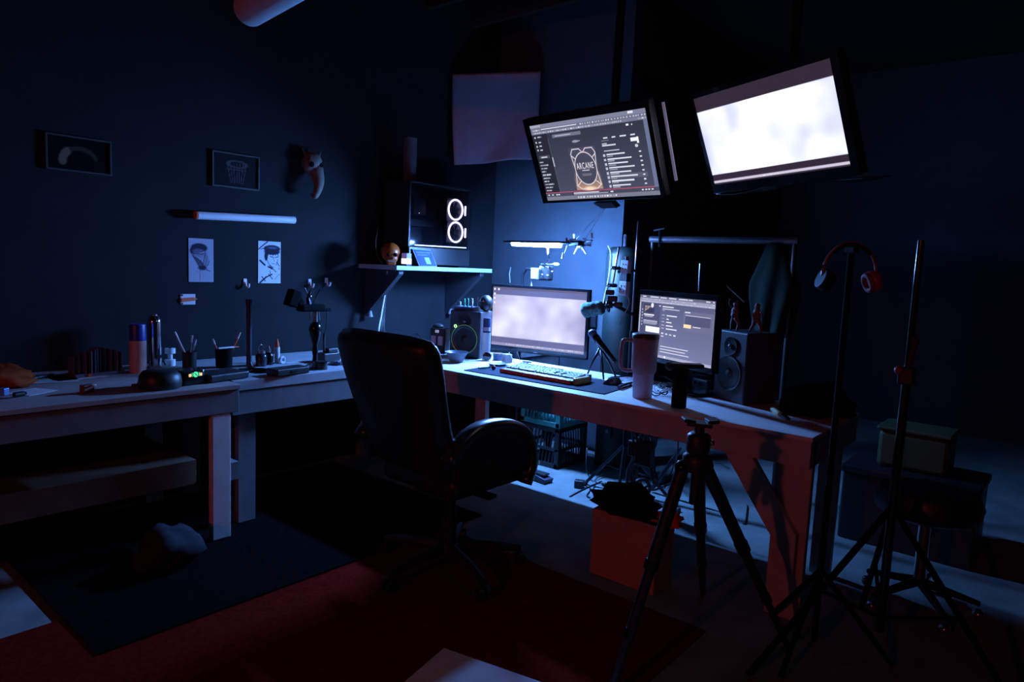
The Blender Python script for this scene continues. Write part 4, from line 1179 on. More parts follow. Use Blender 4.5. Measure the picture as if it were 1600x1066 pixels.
# light stand behind the desk with boom, microphone and power strip
SX, SY = -2.10, 3.62
t = thing('boom_stand', 'tall dark stand behind the desk with tripod feet and a slanting boom rod', 'stand', (SX, SY, 0), world=True)
G().tube([(SX, SY, .12), (SX, SY, 1.0)], .013, 10).build('lower_pole', dark_metal, t, smooth='auto')
ptop = at(1004, 345, 'y', SY); ptop[0] = SX if abs(ptop[0] - SX) < .12 else ptop[0]
G().tube([(SX, SY, 1.0), (SX, SY, ptop[2])], .008, 10).build('upper_pole', steel, t, smooth='auto')
for f in ((915, 757), (965, 782), (1060, 800)):
    fp = at(f[0], f[1], 'z', 0) + [0, 0, .012]
    G().tube([(SX, SY, .30), fp], .010, 8).build('foot_leg', dark_metal, t)
    G().tube([(SX, SY, .14), (np.array([SX, SY, .30]) + fp) / 2], .006, 6).build('foot_brace', dark_metal, t)
    G().sph(fp, .014).build('rubber_foot', blk, t, smooth=True)
b0, b1 = at(967, 387, 'y', 3.52), at(957, 447, 'y', 3.50)
G().tube([b0, b1], .006, 8).build('boom_rod', steel, t, smooth='auto')
G().sph(b0, .008).build('rod_tip', steel, t, smooth=True)
for u, v in ((963, 419), (956, 446)):
    G().box(at(u, v, 'y', 3.50), (.05, .05, .022)).build('rod_clamp', blk, t, bevel=.006)
    G().sph(at(u - 5, v, 'y', 3.47), .010).build('clamp_screw', chrome, t, smooth=True)
for (u, v, s_) in ((953, 457, .03), (957, 467, .034), (950, 474, .03), (966, 476, .028)):
    G().box(at(u, v, 'y', 3.50), (s_ * 1.6, .05, s_), rz=.4).build('joint', blk, t, bevel=.006)
G().tube([at(966, 425, 'y', 3.5), (SX, SY, 1.36)], .009, 8).build('cross_arm', dark_metal, t)
G().tube([at(958, 476, 'y', 3.5), (SX, SY, 1.10)], .010, 8).build('lower_arm', dark_metal, t)

m0, m1 = at(909, 486, 'y', 3.42), at(950, 479, 'y', 3.47)
d = m1 - m0
t = thing('furry_microphone', 'green grey furry microphone on the boom over the wide monitor edge', 'microphone', m1, world=True)
fur = mat('fur_green', (92, 124, 118), .95, var=.35, scale=70, bump=.8)
n_ = 16
g = G().tube([m0 + d * (i / n_) * .85 for i in range(n_ + 1)], [.008] + [.042 * min(1, .55 + i * .25) for i in range(1, n_ - 1)] + [.034, .015], 18)
rnd = random.Random(4)
g.v = [tuple(np.array(v) + np.array([rnd.uniform(-.005, .005) for _ in range(3)])) for v in g.v]
g.build('windshield', fur, t, smooth=True)
G().tube([m0 + d * .85, m0 + d * 1.15], .014, 10).build('body', dark_metal, t)
G().torus(m0 + d * 1.0, .03, .005, d).build('shock_mount', blk, t)

a = at(977, 432, 'y', 3.49)
t = thing('power_strip', 'white power strip with a dark band clamped to the boom stand', 'power strip', a - [0, 0, .1], world=True)
Mt = frameM((.03, 0, 1), (1, -.3, 0))
for dz, hgt, mm, nm in ((.055, .075, white_plastic, 'upper_socket'), (-.005, .05, blk, 'band'), (-.07, .085, white_plastic, 'lower_socket')):
    s_ = G().box(a + Mt @ np.array([0, 0, dz]), (.062, .03, hgt), M=Mt).build(nm, mm, t, bevel=.004)
    if mm is white_plastic:
        for i in range(2):
            for sx in (-.012, .012):
                G().box(a + Mt @ np.array([sx, -.0155 if Mt[1, 1] > 0 else .0155, dz - .012 + i * .026]), (.003, .002, .010), M=Mt).build('slot', blk, s_)
G().tube([a + Mt @ np.array([.0, 0, .09]), a + Mt @ np.array([.0, 0, .115])], .012, 10).build('plug', grey_plastic, t)
solo(G().tube(spline([at(980, 460, 'y', 3.50), at(983, 475, 'y', 3.49), at(972, 498, 'y', 3.46), at(968, 508, 'y', 3.45)]), .004, 6), 'strip_lead', cable_wht, 'short pale lead hanging below the white power strip', 'cable', smooth=True)
solo(G().tube(spline([at(950, 384, 'y', 3.98), at(954, 398, 'y', 3.98), at(951, 432, 'y', 3.98), at(944, 466, 'y', 3.99), at(942, 478, 'y', 3.99)]), .003, 6), 'hanging_lead', cable_wht, 'thin pale lead curving down before the teal tank', 'cable', smooth=True)
solo(G().tube([at(797, 442, 'y', 4.2), at(796, 428, 'y', 4.2), at(798, 418, 'y', 4.24)], .004, 6), 'wall_lead', cable_wht, 'thin pale lead on the back wall above the wide monitor', 'cable', smooth=True)

# drone hanging on strings
t = thing('quadcopter_drone', 'small dark drone with pale motors and splayed white legs, hanging beside the lamp', 'drone', at(905, 398, 'y', 3.64), world=True)
q = lambda u, v, y=3.64: at(u, v, 'y', y)
G().sph(q(906, 381), (.04, .06, .022), 18, 10).build('body', blk_gloss, t, smooth=True)
for (u, v, yy) in ((886, 377, 3.58), (890, 383, 3.70), (925, 376, 3.58), (921, 383, 3.70)):
    G().tube([q(906, 380), q(u, v, yy)], [.009, .006], 8).build('arm', blk, t)
for (u, v, yy) in ((886, 376, 3.58), (898, 370, 3.70), (925, 368, 3.58), (922, 381, 3.70)):
    G().tube([q(u, v + 4, yy), q(u - 1, v - 4, yy)], .007, 10).build('motor', white_plastic, t, smooth='auto')
for (u0, v0, u1, v1) in ((889, 376, 900, 373), (893, 382, 903, 380), (910, 373, 918, 375), (913, 381, 924, 379)):
    G().prism([(0, -.006), (1, -.010), (1, .006), (0, .008)], q(u0, v0, 3.56), q(u1, v1, 3.56) - q(u0, v0, 3.56), (0, 0, 1), (0, .002, 0)).build('propeller', mat('pale_blade', (150, 160, 190), .35, var=0), t)
for u in (897, 916):
    G().tube([q(906 + (u - 906) * .25, 385), q(u, 397)], [.007, .005], 8).build('landing_leg', white_plastic, t, smooth='auto')
G().box(q(905, 386, 3.60), (.03, .01, .012)).build('camera_pod', white_plastic, t, bevel=.003)
for du in (-6, 8):
    G().tube([q(906 + du, 374), at(948, 322, 'y', 3.60)], .0014, 5).build('string', cable_wht, t)

# tumbler
p = np.array([-1.595, 2.883, DZ])
t = thing('insulated_tumbler', 'tall two tone tumbler with a side handle on the desk edge', 'tumbler', p)
tum = mat('tumbler_coat', (150, 120, 128), .45, var=.05)
G().lathe([(.044, .001), (.046, .004), (.050, .118)], 32).build('lower_body', mat('tumbler_lower', (176, 166, 186), .4, var=.04), t, smooth='auto')
G().lathe([(.051, .118), (.059, .135), (.062, .285)], 32).build('upper_body', tum, t, smooth='auto')
G().lathe([(.064, .285), (.064, .302), (.058, .308), (0, .308)], 32).build('lid', mat('tumbler_lid', (70, 52, 56), .4), t, smooth='auto')
hd = np.array([-RT[0], -RT[1], 0]); hd /= np.linalg.norm(hd)
G().tube(spline([hd * .058 + [0, 0, .272], hd * .09 + [0, 0, .275], hd * .108 + [0, 0, .262], hd * .112 + [0, 0, .20], hd * .108 + [0, 0, .145], hd * .09 + [0, 0, .13], hd * .056 + [0, 0, .13]]), .009, 10).build('handle', tum, t, smooth=True)
G().sph(np.array([0, 0, .292]) - np.array([FW[0], FW[1], 0]) * .062 + hd * .02, (.008, .008, .006)).build('red_tab', red_pl, t, smooth=True)

# black canister with a flat lid plate
p = D(1060, 637)
t = thing('black_canister', 'black cylinder with a wide flat top right of the tumbler', 'canister', p)
rv = np.array([RT[0], RT[1], 0]); rv /= np.linalg.norm(rv)
G().lathe([(.032, .001), (.033, .004), (.033, .178)], 26).build('body', blk_matte, t, smooth='auto')
G().box(rv * .018 + [0, 0, .19], (.155, .06, .022), rz=math.atan2(rv[1], rv[0])).build('top_plate', blk, t, bevel=.006)
G().sph(rv * -.05 + [0, 0, .185], (.022, .02, .02)).build('end_knob', mat('dark_red_knob', (60, 26, 30), .5), t, smooth=True)

# plug and cable tangle on the desk
t = thing('audio_plug', 'steel audio plug lying on the desk mat edge beside the tumbler', 'plug', up(D(976, 607), .0), world=True)
a, b = up(D(967, 609), .012), up(D(989, 601), .012)
G().tube([a, a * .4 + b * .6], .010, 12).build('barrel', steel, t, smooth='auto'); G().tube([a * .4 + b * .6, b], [.008, .005], 10).build('strain_relief', blk, t, smooth='auto')
rnd = random.Random(11)
for i in range(3):
    c0 = D(1028 + i * 4, 619 - i * 2)
    pts = [c0 + [.04 * math.cos(a) * (1 + .25 * rnd.random()) + .012 * i, .035 * math.sin(a), .018 + .012 * i + .012 * math.sin(a * 2.3 + i)] for a in np.linspace(0, 8.4, 24)]
    solo(G().tube(spline(pts, 3), .0028, 6), 'cable_coil', cable_blk if i != 1 else cable_wht, ('small dark cable coil right of the tumbler', 'small pale cable coil right of the tumbler', 'larger dark cable coil behind the tumbler')[i], 'cable', smooth=True)
solo(G().tube(spline([up(D(955, 592), .008), up(D(985, 590), .008), up(D(1010, 596), .008), up(D(1034, 596), .03), up(D(1056, 602), .008)]), .005, 6), 'monitor_cable', cable_blk, 'thick dark cable running behind the tumbler under the order page', 'cable', smooth=True)
p = D(1085, 606)
t = thing('audio_interface', 'low dark box lying under the order page monitor', 'device', p + [0, .06, 0], -.38)
G().box((0.02, 0, .028), (.20, .13, .05)).build('body', blk, t, bevel=.005)
for i in range(4): G().cyl((-.05 + i * .04, -.066, .03), (-.05 + i * .04, -.078, .03), .008).build('dial', dark_metal, t)
rod('stylus_pen', 'thin pale stylus propped against the wide monitor stand', 'pen', D(806, 571), at(795, 551, 'y', 3.20), .0025, white_plastic)
rod('stylus_pen', 'second thin pale stylus right of the white cube', 'pen', D(814, 569), at(808, 549, 'y', 3.22), .0025, steel)
p = D(822, 568); t = thing('white_connector', 'small white connector lying behind the keyboard', 'plug', p, .4)
G().box((0, 0, .009), (.045, .02, .016)).build('shell', white_plastic, t, bevel=.002); G().box((.028, 0, .009), (.014, .012, .008)).build('contact', steel, t)

# figurines on the right speaker
o, ex, nz = RS[1], RS[2], RS[3]
fig = mat('figure_brown', (118, 92, 92), .7, var=.25, scale=40)
for i, (du, lab) in enumerate(((.05, 'small brown twisted figurine at the front of the right speaker'), (.14, 'small brown two legged figurine further right on the speaker'))):
    b_ = o - nz * (.05 + .05 * i) + ex * (du - .10) + np.array([0, 0, .3365])
    t = thing('figurine', lab, 'figurine', b_, -.4)
    for s_ in (-1, 1):
        G().tube(spline([(.018 * s_ * (1 + i), 0, 0), (.022 * s_, .006, .03), (.006 * s_, 0, .06)]), [.005 + .0006 * k_ for k_ in range(13)], 7).build('leg', fig, t, smooth=True)
    G().sph((0, 0, .082), (.02, .016, .032), 14, 10, .4, i + 1.0).build('torso', fig, t, smooth=True)
    G().sph((.006, -.004, .122), (.013, .013, .015), 12, 8, .3, i + 3.0).build('head', fig, t, smooth=True)
    G().tube(spline([(.015, 0, .10), (.04, -.01, .09), (.05, -.012, .07)] if i else [(-.015, 0, .10), (-.03, -.01, .12), (-.02, -.02, .15)]), .004, 6).build('arm', fig, t, smooth=True)
solo(G().tube([at(1135, 446, 'y', 3.35), at(1163, 472, 'y', 3.30)], .003, 6), 'thin_rod', grey_plastic, 'thin pale rod slanting above the right speaker', 'rod')
solo(G().tube([at(1153, 470, 'y', 3.30), at(1143, 499, 'y', 3.28)], .002, 6), 'thin_rod', dark_metal, 'thin dark rod crossing above the figurines', 'rod')
solo(G().tube([at(1094, 412, 'y', 3.62), at(1092, 455, 'y', 3.62)], .005, 6), 'thin_mast', steel, 'thin steel mast behind the order page monitor', 'rod')

# right end of the desk
place_lump('black_jacket', 'black crumpled jacket lying on the right end of the desk', 'jacket', (-.90, 3.20, DZ), (.125, .15, .085), blk_matte, 8, .6, 2.0, rz=-.2)
a, b = up(D(1206, 643), .012), up(D(1230, 658), .008)
t = thing('screwdriver', 'screwdriver with a pale green handle on the right end of the desk', 'screwdriver', a, world=True)
G().tube([a, a * .45 + b * .55], .011, 12).build('handle', mat('pale_green', (196, 214, 150), .4, var=0), t, smooth='auto'); G().tube([a * .45 + b * .55, b], [.006, .003], 8).build('blade', dark_metal, t, smooth='auto')

# ================================================================== back wall right of the tank
t = thing('garment_rack', 'dark free standing rack with a dull level rail behind the desk', 'rack', (-1.7, 4.2, 0), world=True)
a, b = at(1016, 378, 'y', 4.2), at(1248, 376, 'y', 4.2)
a[2] = b[2] = 1.575
G().tube([a, b], .022, 14).build('rail', mat('rail_steel', (96, 84, 90), .45, .5), t, smooth='auto')
for e in (a + [.02, 0, 0], b - [.02, 0, 0]):
    G().tube([e, (e[0], e[1], .03)], .014, 10).build('post', blk, t, smooth='auto')
    G().tube([(e[0], e[1] - .1, .02), (e[0], e[1] + .2, .02)], .016, 8).build('foot_bar', blk, t)
t = thing('bulldog_clip', 'small clip clamped on the rack rail', 'clip', at(1030, 372, 'y', 4.2), world=True)
G().tube([at(1022, 360, 'y', 4.172), at(1038, 357, 'y', 4.172)], .006, 6).build('handle_bar', steel, t); G().tube([at(1031, 359, 'y', 4.172), at(1030, 386, 'y', 4.172)], .007, 6).build('jaw', dark_metal, t)

def jk(a, b):
    c = at(1213, 380, 'y', 4.2); e = at(1205, 520, 'y', 4.2)
    wd = .07 + .13 * min(1, b * 2.2) - .10 * max(0, b - .6)
    z = c[2] + (e[2] - c[2]) * b
    x = c[0] * (1 - b) + e[0] * b + (a - .5) * 2 * wd * .75
    y = 4.21 - .045 * math.cos((a - .5) * 3) - .018 * math.sin(a * 15 + b * 4) * b
    return np.array([x, y, z])
o = G().grid(jk, 26, 26).build('hanging_garment', mat('garment_green', (26, 34, 29), .9, var=.2, scale=12), smooth=True, solid=.006, org=at(1205, 520, 'y', 4.2))
tag(o, 'dim grey green garment hanging from the end of the rack rail', 'garment')
# tall light stand with headphones
hx, hy = -.60, 2.56
p = np.array([at(1327, 430, 'y', hy)[0], hy, 0])
t = thing('headphone_stand', 'tall black stand with a padded top beyond the desk end', 'stand', p)
topz = at(1327, 400, 'y', hy)[2]
cH = at(1327, 430, 'y', hy); Rr = px(42, cH)
tz = cH[2] + Rr * 1.14 - .019
G().tube([(0, 0, .05), (0, 0, tz - .012)], .011, 10).build('pole', blk_matte, t, smooth='auto')
sx_ = np.array([RT[1], -RT[0], 0]); sx_ /= np.linalg.norm(sx_)
G().tube([sx_ * -.03 + [0, 0, tz], sx_ * .03 + [0, 0, tz]], .011, 12).build('padded_top', blk_matte, t, smooth='auto')
for a_ in (.4, 2.5, 4.6):
    G().tube([(0, 0, .32), (.26 * math.cos(a_), .26 * math.sin(a_), .012)], .010, 8).build('leg', blk_matte, t)
# headphones: arch seen broad side on
cH = at(1327, 430, 'y', hy)
rx = rv * 1.0
t = thing('headphones', 'red brown headphones hung over the top of the black stand', 'headphones', cH - [0, 0, .06], world=True)
Rr = px(42, cH)
arch = [cH + rx * Rr * math.cos(a_) * (1.0) + np.array([0, 0, 1]) * (Rr * 1.2 * math.sin(a_)) for a_ in np.linspace(-.15, math.pi + .15, 24)]
G().tube(arch, .0055, 8).build('headband', mat('headband_brown', (130, 84, 84), .35, var=0), t, smooth=True)
pad = [cH + rx * (Rr * .95) * math.cos(a_) + np.array([0, 0, 1]) * (Rr * 1.14 * math.sin(a_)) for a_ in np.linspace(.75, math.pi - .75, 14)]
G().tube(pad, [.008] * 14, 8).build('band_padding', blk_matte, t, smooth=True)
for s_ in (-1, 1):
    ce = cH + rx * s_ * Rr * .86 + np.array([0, 0, -.02])
    Mc = frameM(rx * -s_ + np.array([0, 0, -.35]))
    G().lathe([(.034, -.02), (.038, -.012), (.038, .004), (.030, .012)], 22, c=ce, M=Mc).build('ear_cup', mat('cup_red', (150, 60, 70), .35, var=0) if s_ > 0 else dark_metal, t, smooth='auto')
    G().torus(ce + Mc[:, 2] * .012, .027, .010, Mc[:, 2]).build('ear_pad', mat('pad_red', (110, 44, 52), .7, var=0) if s_ > 0 else blk_matte, t, smooth=True)
    G().box(cH + rx * s_ * Rr * 1.0 + [0, 0, .012], (.008, .008, .04)).build('hinge', chrome, t, bevel=.002)

t = thing('light_stand', 'tall thin dark light stand at the right with a glinting pole', 'stand', (-.453, 2.6, 0), world=True)
lx, ly = -.453, 2.6
G().tube([(lx, ly, .15), (lx, ly, 1.02)], .015, 12).build('lower_pole', blk_gloss, t, smooth='auto')
G().tube([(lx, ly, 1.02), (lx, ly, 1.50)], .011, 12).build('upper_pole', blk_gloss, t, smooth='auto')
G().box((lx, ly, 1.05), (.05, .04, .06)).build('lock_collar', blk, t, bevel=.008)
G().sph((lx - .02, ly - .03, 1.07), .014).build('lock_knob', red_pl, t, smooth=True)
G().tube([(lx, ly, 1.08), (lx + .015, ly, 1.18)], .012, 8).build('grip', mat('dark_red_knob', (60, 26, 30), .5), t)
for a_ in (-.25, 1.9, 4.0):
    e = np.array([lx + .48 * math.cos(a_), ly + .48 * math.sin(a_), .012])
    G().tube([(lx, ly, .60), e], .011, 8).build('leg', blk_matte, t)
    G().tube([(lx, ly, .2), (np.array([lx, ly, .6]) + e) / 2], .007, 6).build('leg_brace', blk_matte, t)

# black stool and boxes on the right
p = at(1405, 830, 'z', 0); p = np.array([-.44, 3.25, 0])
t = thing('black_stool', 'low round black stool with chrome castors behind the light stand', 'stool', p)
G().lathe([(.15, .40), (.19, .42), (.20, .47), (.18, .51), (0, .52)], 28).build('seat', leather, t, smooth='auto')
G().tube([(0, 0, .12), (0, 0, .40)], .025, 12).build('column', chrome, t, smooth='auto')
for k_ in range(5):
    a_ = 2 * math.pi * k_ / 5 + .3
    e = np.array([.22 * math.cos(a_), .22 * math.sin(a_), .07])
    G().tube([(0, 0, .12), e], [.02, .012], 8).build('base_arm', blk, t)
    G().sph(e - [0, 0, .045], (.024, .024, .024)).build('castor', chrome, t, smooth=True)
p = np.array([-.62, 4.06, 0])
t = thing('black_chest', 'low black chest on the floor beyond the desk at right', 'chest', p)
G().span((-.3, -.2, .001), (.3, .2, .36)).build('body', blk, t, bevel=.01); G().span((-.31, -.21, .36), (.31, .21, .40)).build('lid', blk, t, bevel=.008)
p = np.array([-.63, 4.08, .401])
t = thing('storage_tub', 'dull green yellow plastic tub on the black chest at right', 'tub', p)
tubm = mat('tub_green', (50, 62, 26), .6)
G().span((-.16, -.12, .001), (.16, .12, .19)).build('tub', tubm, t, bevel=.02); G().span((-.17, -.13, .19), (.17, .13, .215)).build('lid', mat('tub_lid', (54, 66, 32), .6), t, bevel=.01)
p = np.array([.3, 4.0, 0])
t = thing('cardboard_box', 'closed brown cardboard box on the floor at the right picture edge', 'box', p, .1)
G().span((-.3, -.2, .001), (.3, .2, .34)).build('body', cardboard, t, bevel=.004); G().span((-.3, -.03, .3405), (.3, .03, .3415)).build('tape', mat('tape', (170, 150, 120), .3), t)

# ================================================================== under the desk
def crate(name, label, x0, y0, x1, y1, z0, hgt, m):
    """slatted crate: rims, corner posts and bars, every bar its own part"""
    t = thing(name, label, 'crate', ((x0 + x1) / 2, (y0 + y1) / 2, z0), world=True)
    th = .012
    for zz_, hh_ in ((0, .035), (hgt * .42, .022), (hgt - .03, .03)):
        for a, b in (((x0, y0, 0), (x1, y0 + th, 0)), ((x0, y1 - th, 0), (x1, y1, 0)), ((x0, y0 + th, 0), (x0 + th, y1 - th, 0)), ((x1 - th, y0 + th, 0), (x1, y1 - th, 0))):
            G().span((a[0], a[1], z0 + zz_), (b[0], b[1], z0 + zz_ + hh_)).build('rim_bar', m, t, bevel=.003)
    for x, y in ((x0, y0), (x1, y0), (x0, y1), (x1, y1)):
        G().box((x + (.018 if x == x0 else -.018), y + (.018 if y == y0 else -.018), z0 + hgt / 2), (.036, .036, hgt)).build('corner_post', m, t, bevel=.004)
    n_ = 9
    for i in range(n_):
        f = (i + .5) / n_
        lean = (f - .5) * .06 if i % 2 else -(f - .5) * .06
        xx = x0 + .04 + f * (x1 - x0 - .08); yy = y0 + .04 + f * (y1 - y0 - .08)
        G().tube([(xx, y0 + th / 2, z0 + .02), (xx + .028, y0 + th / 2, z0 + hgt - .02)], .005, 5).build('slat', m, t)
        G().tube([(x1 - th / 2, yy, z0 + .02), (x1 - th / 2, yy - .028, z0 + hgt - .02)], .005, 5).build('slat', m, t)
    G().span((x0 + th, y0 + th, z0 + .004), (x1 - th, y1 - th, z0 + .010)).build('bottom', m, t)
    return t
crk = crate('milk_crate', 'black slatted crate on the floor beneath the desk, lowest of the stack', -2.985, 3.69, -2.645, 4.03, .001, .28, blk)
crate('milk_crate', 'teal slatted crate stacked on top of the black crate under the desk', -2.985, 3.69, -2.645, 4.03, .283, .28, mat('crate_teal', (70, 150, 140), .5))
for i in range(5):
    G().box((-2.93 + i * .032, 3.6885, .02), (.018, .003, .022)).build('raised_letter', mat('crate_letter', (110, 112, 80), .5), crk)
g = G().span((-3.02, 3.45, .35), (-2.99, 3.85, .60)); solo(g, 'blue_board', mat('blue_board', (60, 84, 110), .6), 'flat blue board leaning behind the chair under the desk', 'board', bevel=.003) if False else None
t = thing('outlet_box', 'small dark socket box fixed low on the teal tank', 'socket', at(952, 690, 'y', 3.97), world=True)
q_ = at(950, 676, 'y', 3.975); G().box(q_, (.05, .03, .07)).build('box', blk, t, bevel=.004); G().box(q_ + [0, -.017, .01], (.022, .004, .022)).build('face', grey_plastic, t)

# wheel, plugs and leads on the floor
p = at(1000, 783, 'z', 0); R0 = px(18.5, p)
t = thing('castor_wheel', 'small black spoked wheel standing on the floor under the desk', 'wheel', p, world=True)
nb = -np.array([FW[0], FW[1], 0]) + rv * .35; nb /= np.linalg.norm(nb)
cW = p + [0, 0, R0 + .001]
G().torus(cW, R0 * .84, R0 * .16, nb, 32, 8).build('tyre', blk, t, smooth=True)
G().tube([cW - nb * .015, cW + nb * .015], R0 * .22, 14).build('hub', dark_metal, t)
Mw = frameM(nb)
for k_ in range(5):
    a_ = 2 * math.pi * k_ / 5 + .4
    G().tube([cW, cW + (Mw[:, 0] * math.cos(a_) + Mw[:, 1] * math.sin(a_)) * R0 * .75], .007, 6).build('spoke', blk, t)
t = thing('cable_mass', 'dense black bunch of hanging cables below the desk apron', 'cables', (-1.85, 3.45, .1), world=True)
rnd = random.Random(5)
for i in range(14):
    u0 = 985 + rnd.uniform(0, 40); u1 = 982 + rnd.uniform(0, 46)
    pts = [at(u0, 672, 'y', 3.36), at(u0 + rnd.uniform(-8, 10), 700, 'y', 3.42), at(u1, 730, 'y', 3.45), at(u1 + rnd.uniform(-6, 6), 752 + rnd.uniform(-14, 12), 'y', 3.46)]
    G().tube(spline(pts), .008 if i % 2 else .006, 6).build('cable', cable_blk, t, smooth=True)
G().box(at(1008, 706, 'y', 3.42), (.10, .06, .16)).build('power_adapter', blk, t, bevel=.008)
G().box(at(990, 700, 'y', 3.42), (.05, .05, .09)).build('small_adapter', blk, t, bevel=.006)

def floor_cable(label, pts, r=.004, m=cable_blk):
    solo(G().tube(spline(pts), r, 6), 'floor_cable', m, label, 'cable', smooth=True)
Fp = lambda u, v, z=.006: at(u, v, 'z', z)
floor_cable('thin dark cable hanging beside the crates to the floor', [at(917, 700, 'y', 3.7), at(916, 730, 'y', 3.65), Fp(921, 746), Fp(926, 752)])
floor_cable('thin dark cable arching over the lit floor to the stand foot', [Fp(928, 752), Fp(945, 738, .03), Fp(962, 732, .05), Fp(985, 730, .05)])
floor_cable('thin dark cable running left across the lit floor', [Fp(890, 776), Fp(905, 768), Fp(922, 760), Fp(940, 752)])
floor_cable('thin dark cable end below the power brick', [Fp(921, 758), Fp(922, 766), Fp(917, 774), Fp(922, 778)])
floor_cable('thin dark cable end curling by the stand foot', [Fp(930, 757), Fp(926, 768), Fp(930, 776)])
floor_cable('dark cable looping down behind the camera tripod', [at(1060, 680, 'y', 3.38), at(1058, 712, 'y', 3.42), Fp(1048, 740, .06), Fp(1040, 752), Fp(1038, 762)])
floor_cable('long dark cable crossing the floor behind the camera tripod', [Fp(1020, 726, .03), Fp(1060, 722, .03), Fp(1110, 720, .03), Fp(1140, 732, .02)])
floor_cable('dark cable lying near the desk brace', [Fp(1140, 792), Fp(1148, 812), Fp(1154, 826), Fp(1160, 838)])
floor_cable('dark cable with a hook end near the desk leg', [Fp(1168, 790), Fp(1166, 808), Fp(1164, 818), Fp(1160, 818)])
rod('floor_pole', 'thick dark pole lying aslant on the floor behind the camera tripod', 'pole', up(Fp(1018, 768), .012), at(1064, 700, 'y', 3.7), .013, dark_metal, blk)
rod('floor_pole', 'thin dark pole lying level behind the camera tripod', 'pole', Fp(1016, 762, .02), Fp(1070, 744, .02), .010, dark_metal, blk)
p = Fp(905, 762, 0); t = thing('power_brick', 'small black power brick on the lit floor under the desk', 'adapter', p, .45)
G().box((0, 0, .024), (.06, .05, .046)).build('body', blk, t, bevel=.004); G().tube([(.03, 0, .02), (.05, 0, .012)], .005, 6).build('lead_stub', cable_blk, t)
p = Fp(944, 760, 0); t = thing('small_plug', 'small black plug on the lit floor right of the power brick', 'plug', p, .2)
G().sph((0, 0, .014), (.02, .014, .013)).build('body', blk, t, smooth=True); G().tube([(-.07, .03, .004), (-.015, 0, .012)], .003, 6).build('lead', cable_blk, t)
p = Fp(846, 752, 0); t = thing('foot_pedal', 'dark wedge shaped pedal on the lit floor right of the chair', 'pedal', p, -.1)
G().prism([(-.07, .001), (.06, .001), (.07, .03), (-.07, .05)], (0, -.04, 0), (1, 0, 0), (0, 0, 1), (0, .08, 0)).build('body', mat('pedal_dark', (44, 40, 60), .5), t, bevel=.005); G().box((-.01, 0, .05), (.10, .06, .012), rz=.1).build('plate', blk, t, bevel=.003)

# box in front of the desk with a jacket and orange cloth
bl, br = at(920, 895, 'z', 0), at(1005, 925, 'z', 0)
bx0, by0 = bl[0], 2.535
t = thing('wooden_box', 'open brown box on the floor in front of the desk', 'box', (bx0 + .26, by0 + .15, 0), world=True)
hh = .30; bm_ = mat('box_wood', (186, 146, 126), .75, var=.12, scale=9)
bw, bd = .32, .16
G().span((bx0, by0, .001), (bx0 + bw, by0 + .014, hh)).build('front_panel', bm_, t, bevel=.002)
G().span((bx0, by0 + bd - .014, .001), (bx0 + bw, by0 + bd, hh)).build('rear_panel', bm_, t)
G().span((bx0, by0 + .014, .001), (bx0 + .014, by0 + bd - .014, hh)).build('side_panel', bm_, t)
G().span((bx0 + bw - .014, by0 + .014, .001), (bx0 + bw, by0 + bd - .014, hh)).build('side_panel', bm_, t)
G().span((bx0 + .014, by0 + .014, .001), (bx0 + bw - .014, by0 + bd - .014, .014)).build('bottom', bm_, t)
place_lump('black_bag', 'black crumpled bag lying over the brown box', 'bag', (bx0 + .12, by0 + .08, hh + .001), (.14, .10, .07), blk_matte, 21, .7, 2.4)
place_lump('orange_cloth', 'bright orange cloth on the right corner of the brown box', 'cloth', (bx0 + .345, by0 + .07, hh + .001), (.05, .05, .04), mat('vivid_orange', (214, 70, 30), .7, var=.2, scale=30), 23, .7, 2.6)

# bag under the workbench leg
place_lump('dark_bag', 'dark rounded bag on the floor below the pale bench leg', 'bag', at(262, 880, 'z', .016), (.11, .13, .10), mat('dim_grey_fabric', (46, 44, 50), .8), 31, .4, 2.0)

# ================================================================== office chair
CH = (-2.085, 2.11, 0)
t = thing('office_chair', 'high backed black leather office chair turned to the desk', 'chair', CH)
def back(side):
    def fn(a, b):
        s = (a - .5) * 2
        hw = .235 + .055 * min(1, b / .75)
        e = 1.0
        z = .50 + .585 * b
        if b > .86: e = 1 - ((b - .86) / .14) ** 3 * .10
        edge = (1 - abs(s) ** 5)
        top = 1 - max(0, (b - .8) / .2) ** 4
        bot = 1 - max(0, (.12 - b) / .12) ** 3
        th = .055 * (edge * top * bot) ** .5
        yc = -.22 - .20 * b + .03 * s * s - .02 * math.sin(b * math.pi)
        sag = -.016 * (abs(s) ** 4) * (b > .6) * ((b - .6) / .4)
        return np.array([s * hw * e, yc + side * (th + .006), z + sag])
    return fn
n1, n2 = 25, 25
g = G()
F_, B_ = back(1), back(-1)
vs = [F_(i / (n1 - 1), j / (n2 - 1)) for j in range(n2) for i in range(n1)] + [B_(i / (n1 - 1), j / (n2 - 1)) for j in range(n2) for i in range(n1)]
N_ = n1 * n2; fs = []
for j in range(n2 - 1):
    for i in range(n1 - 1):
        a = j * n1 + i
        fs.append((a + 1, a, a + n1, a + n1 + 1)); fs.append((N_ + a, N_ + a + 1, N_ + a + n1 + 1, N_ + a + n1))
rim = [i for i in range(n1)] + [j * n1 + n1 - 1 for j in range(1, n2)] + [(n2 - 1) * n1 + i for i in range(n1 - 2, -1, -1)] + [j * n1 for j in range(n2 - 2, 0, -1)]
for q_ in range(len(rim)):
    a, b = rim[q_], rim[(q_ + 1) % len(rim)]
    fs.append((a, b, N_ + b, N_ + a))
g.add(vs, fs).build('backrest', leather, t, smooth=True)
G().box((0, .03, .455), (.47, .48, .10)).build('seat', leather, t, smooth='auto', bevel=.045, seg=4)
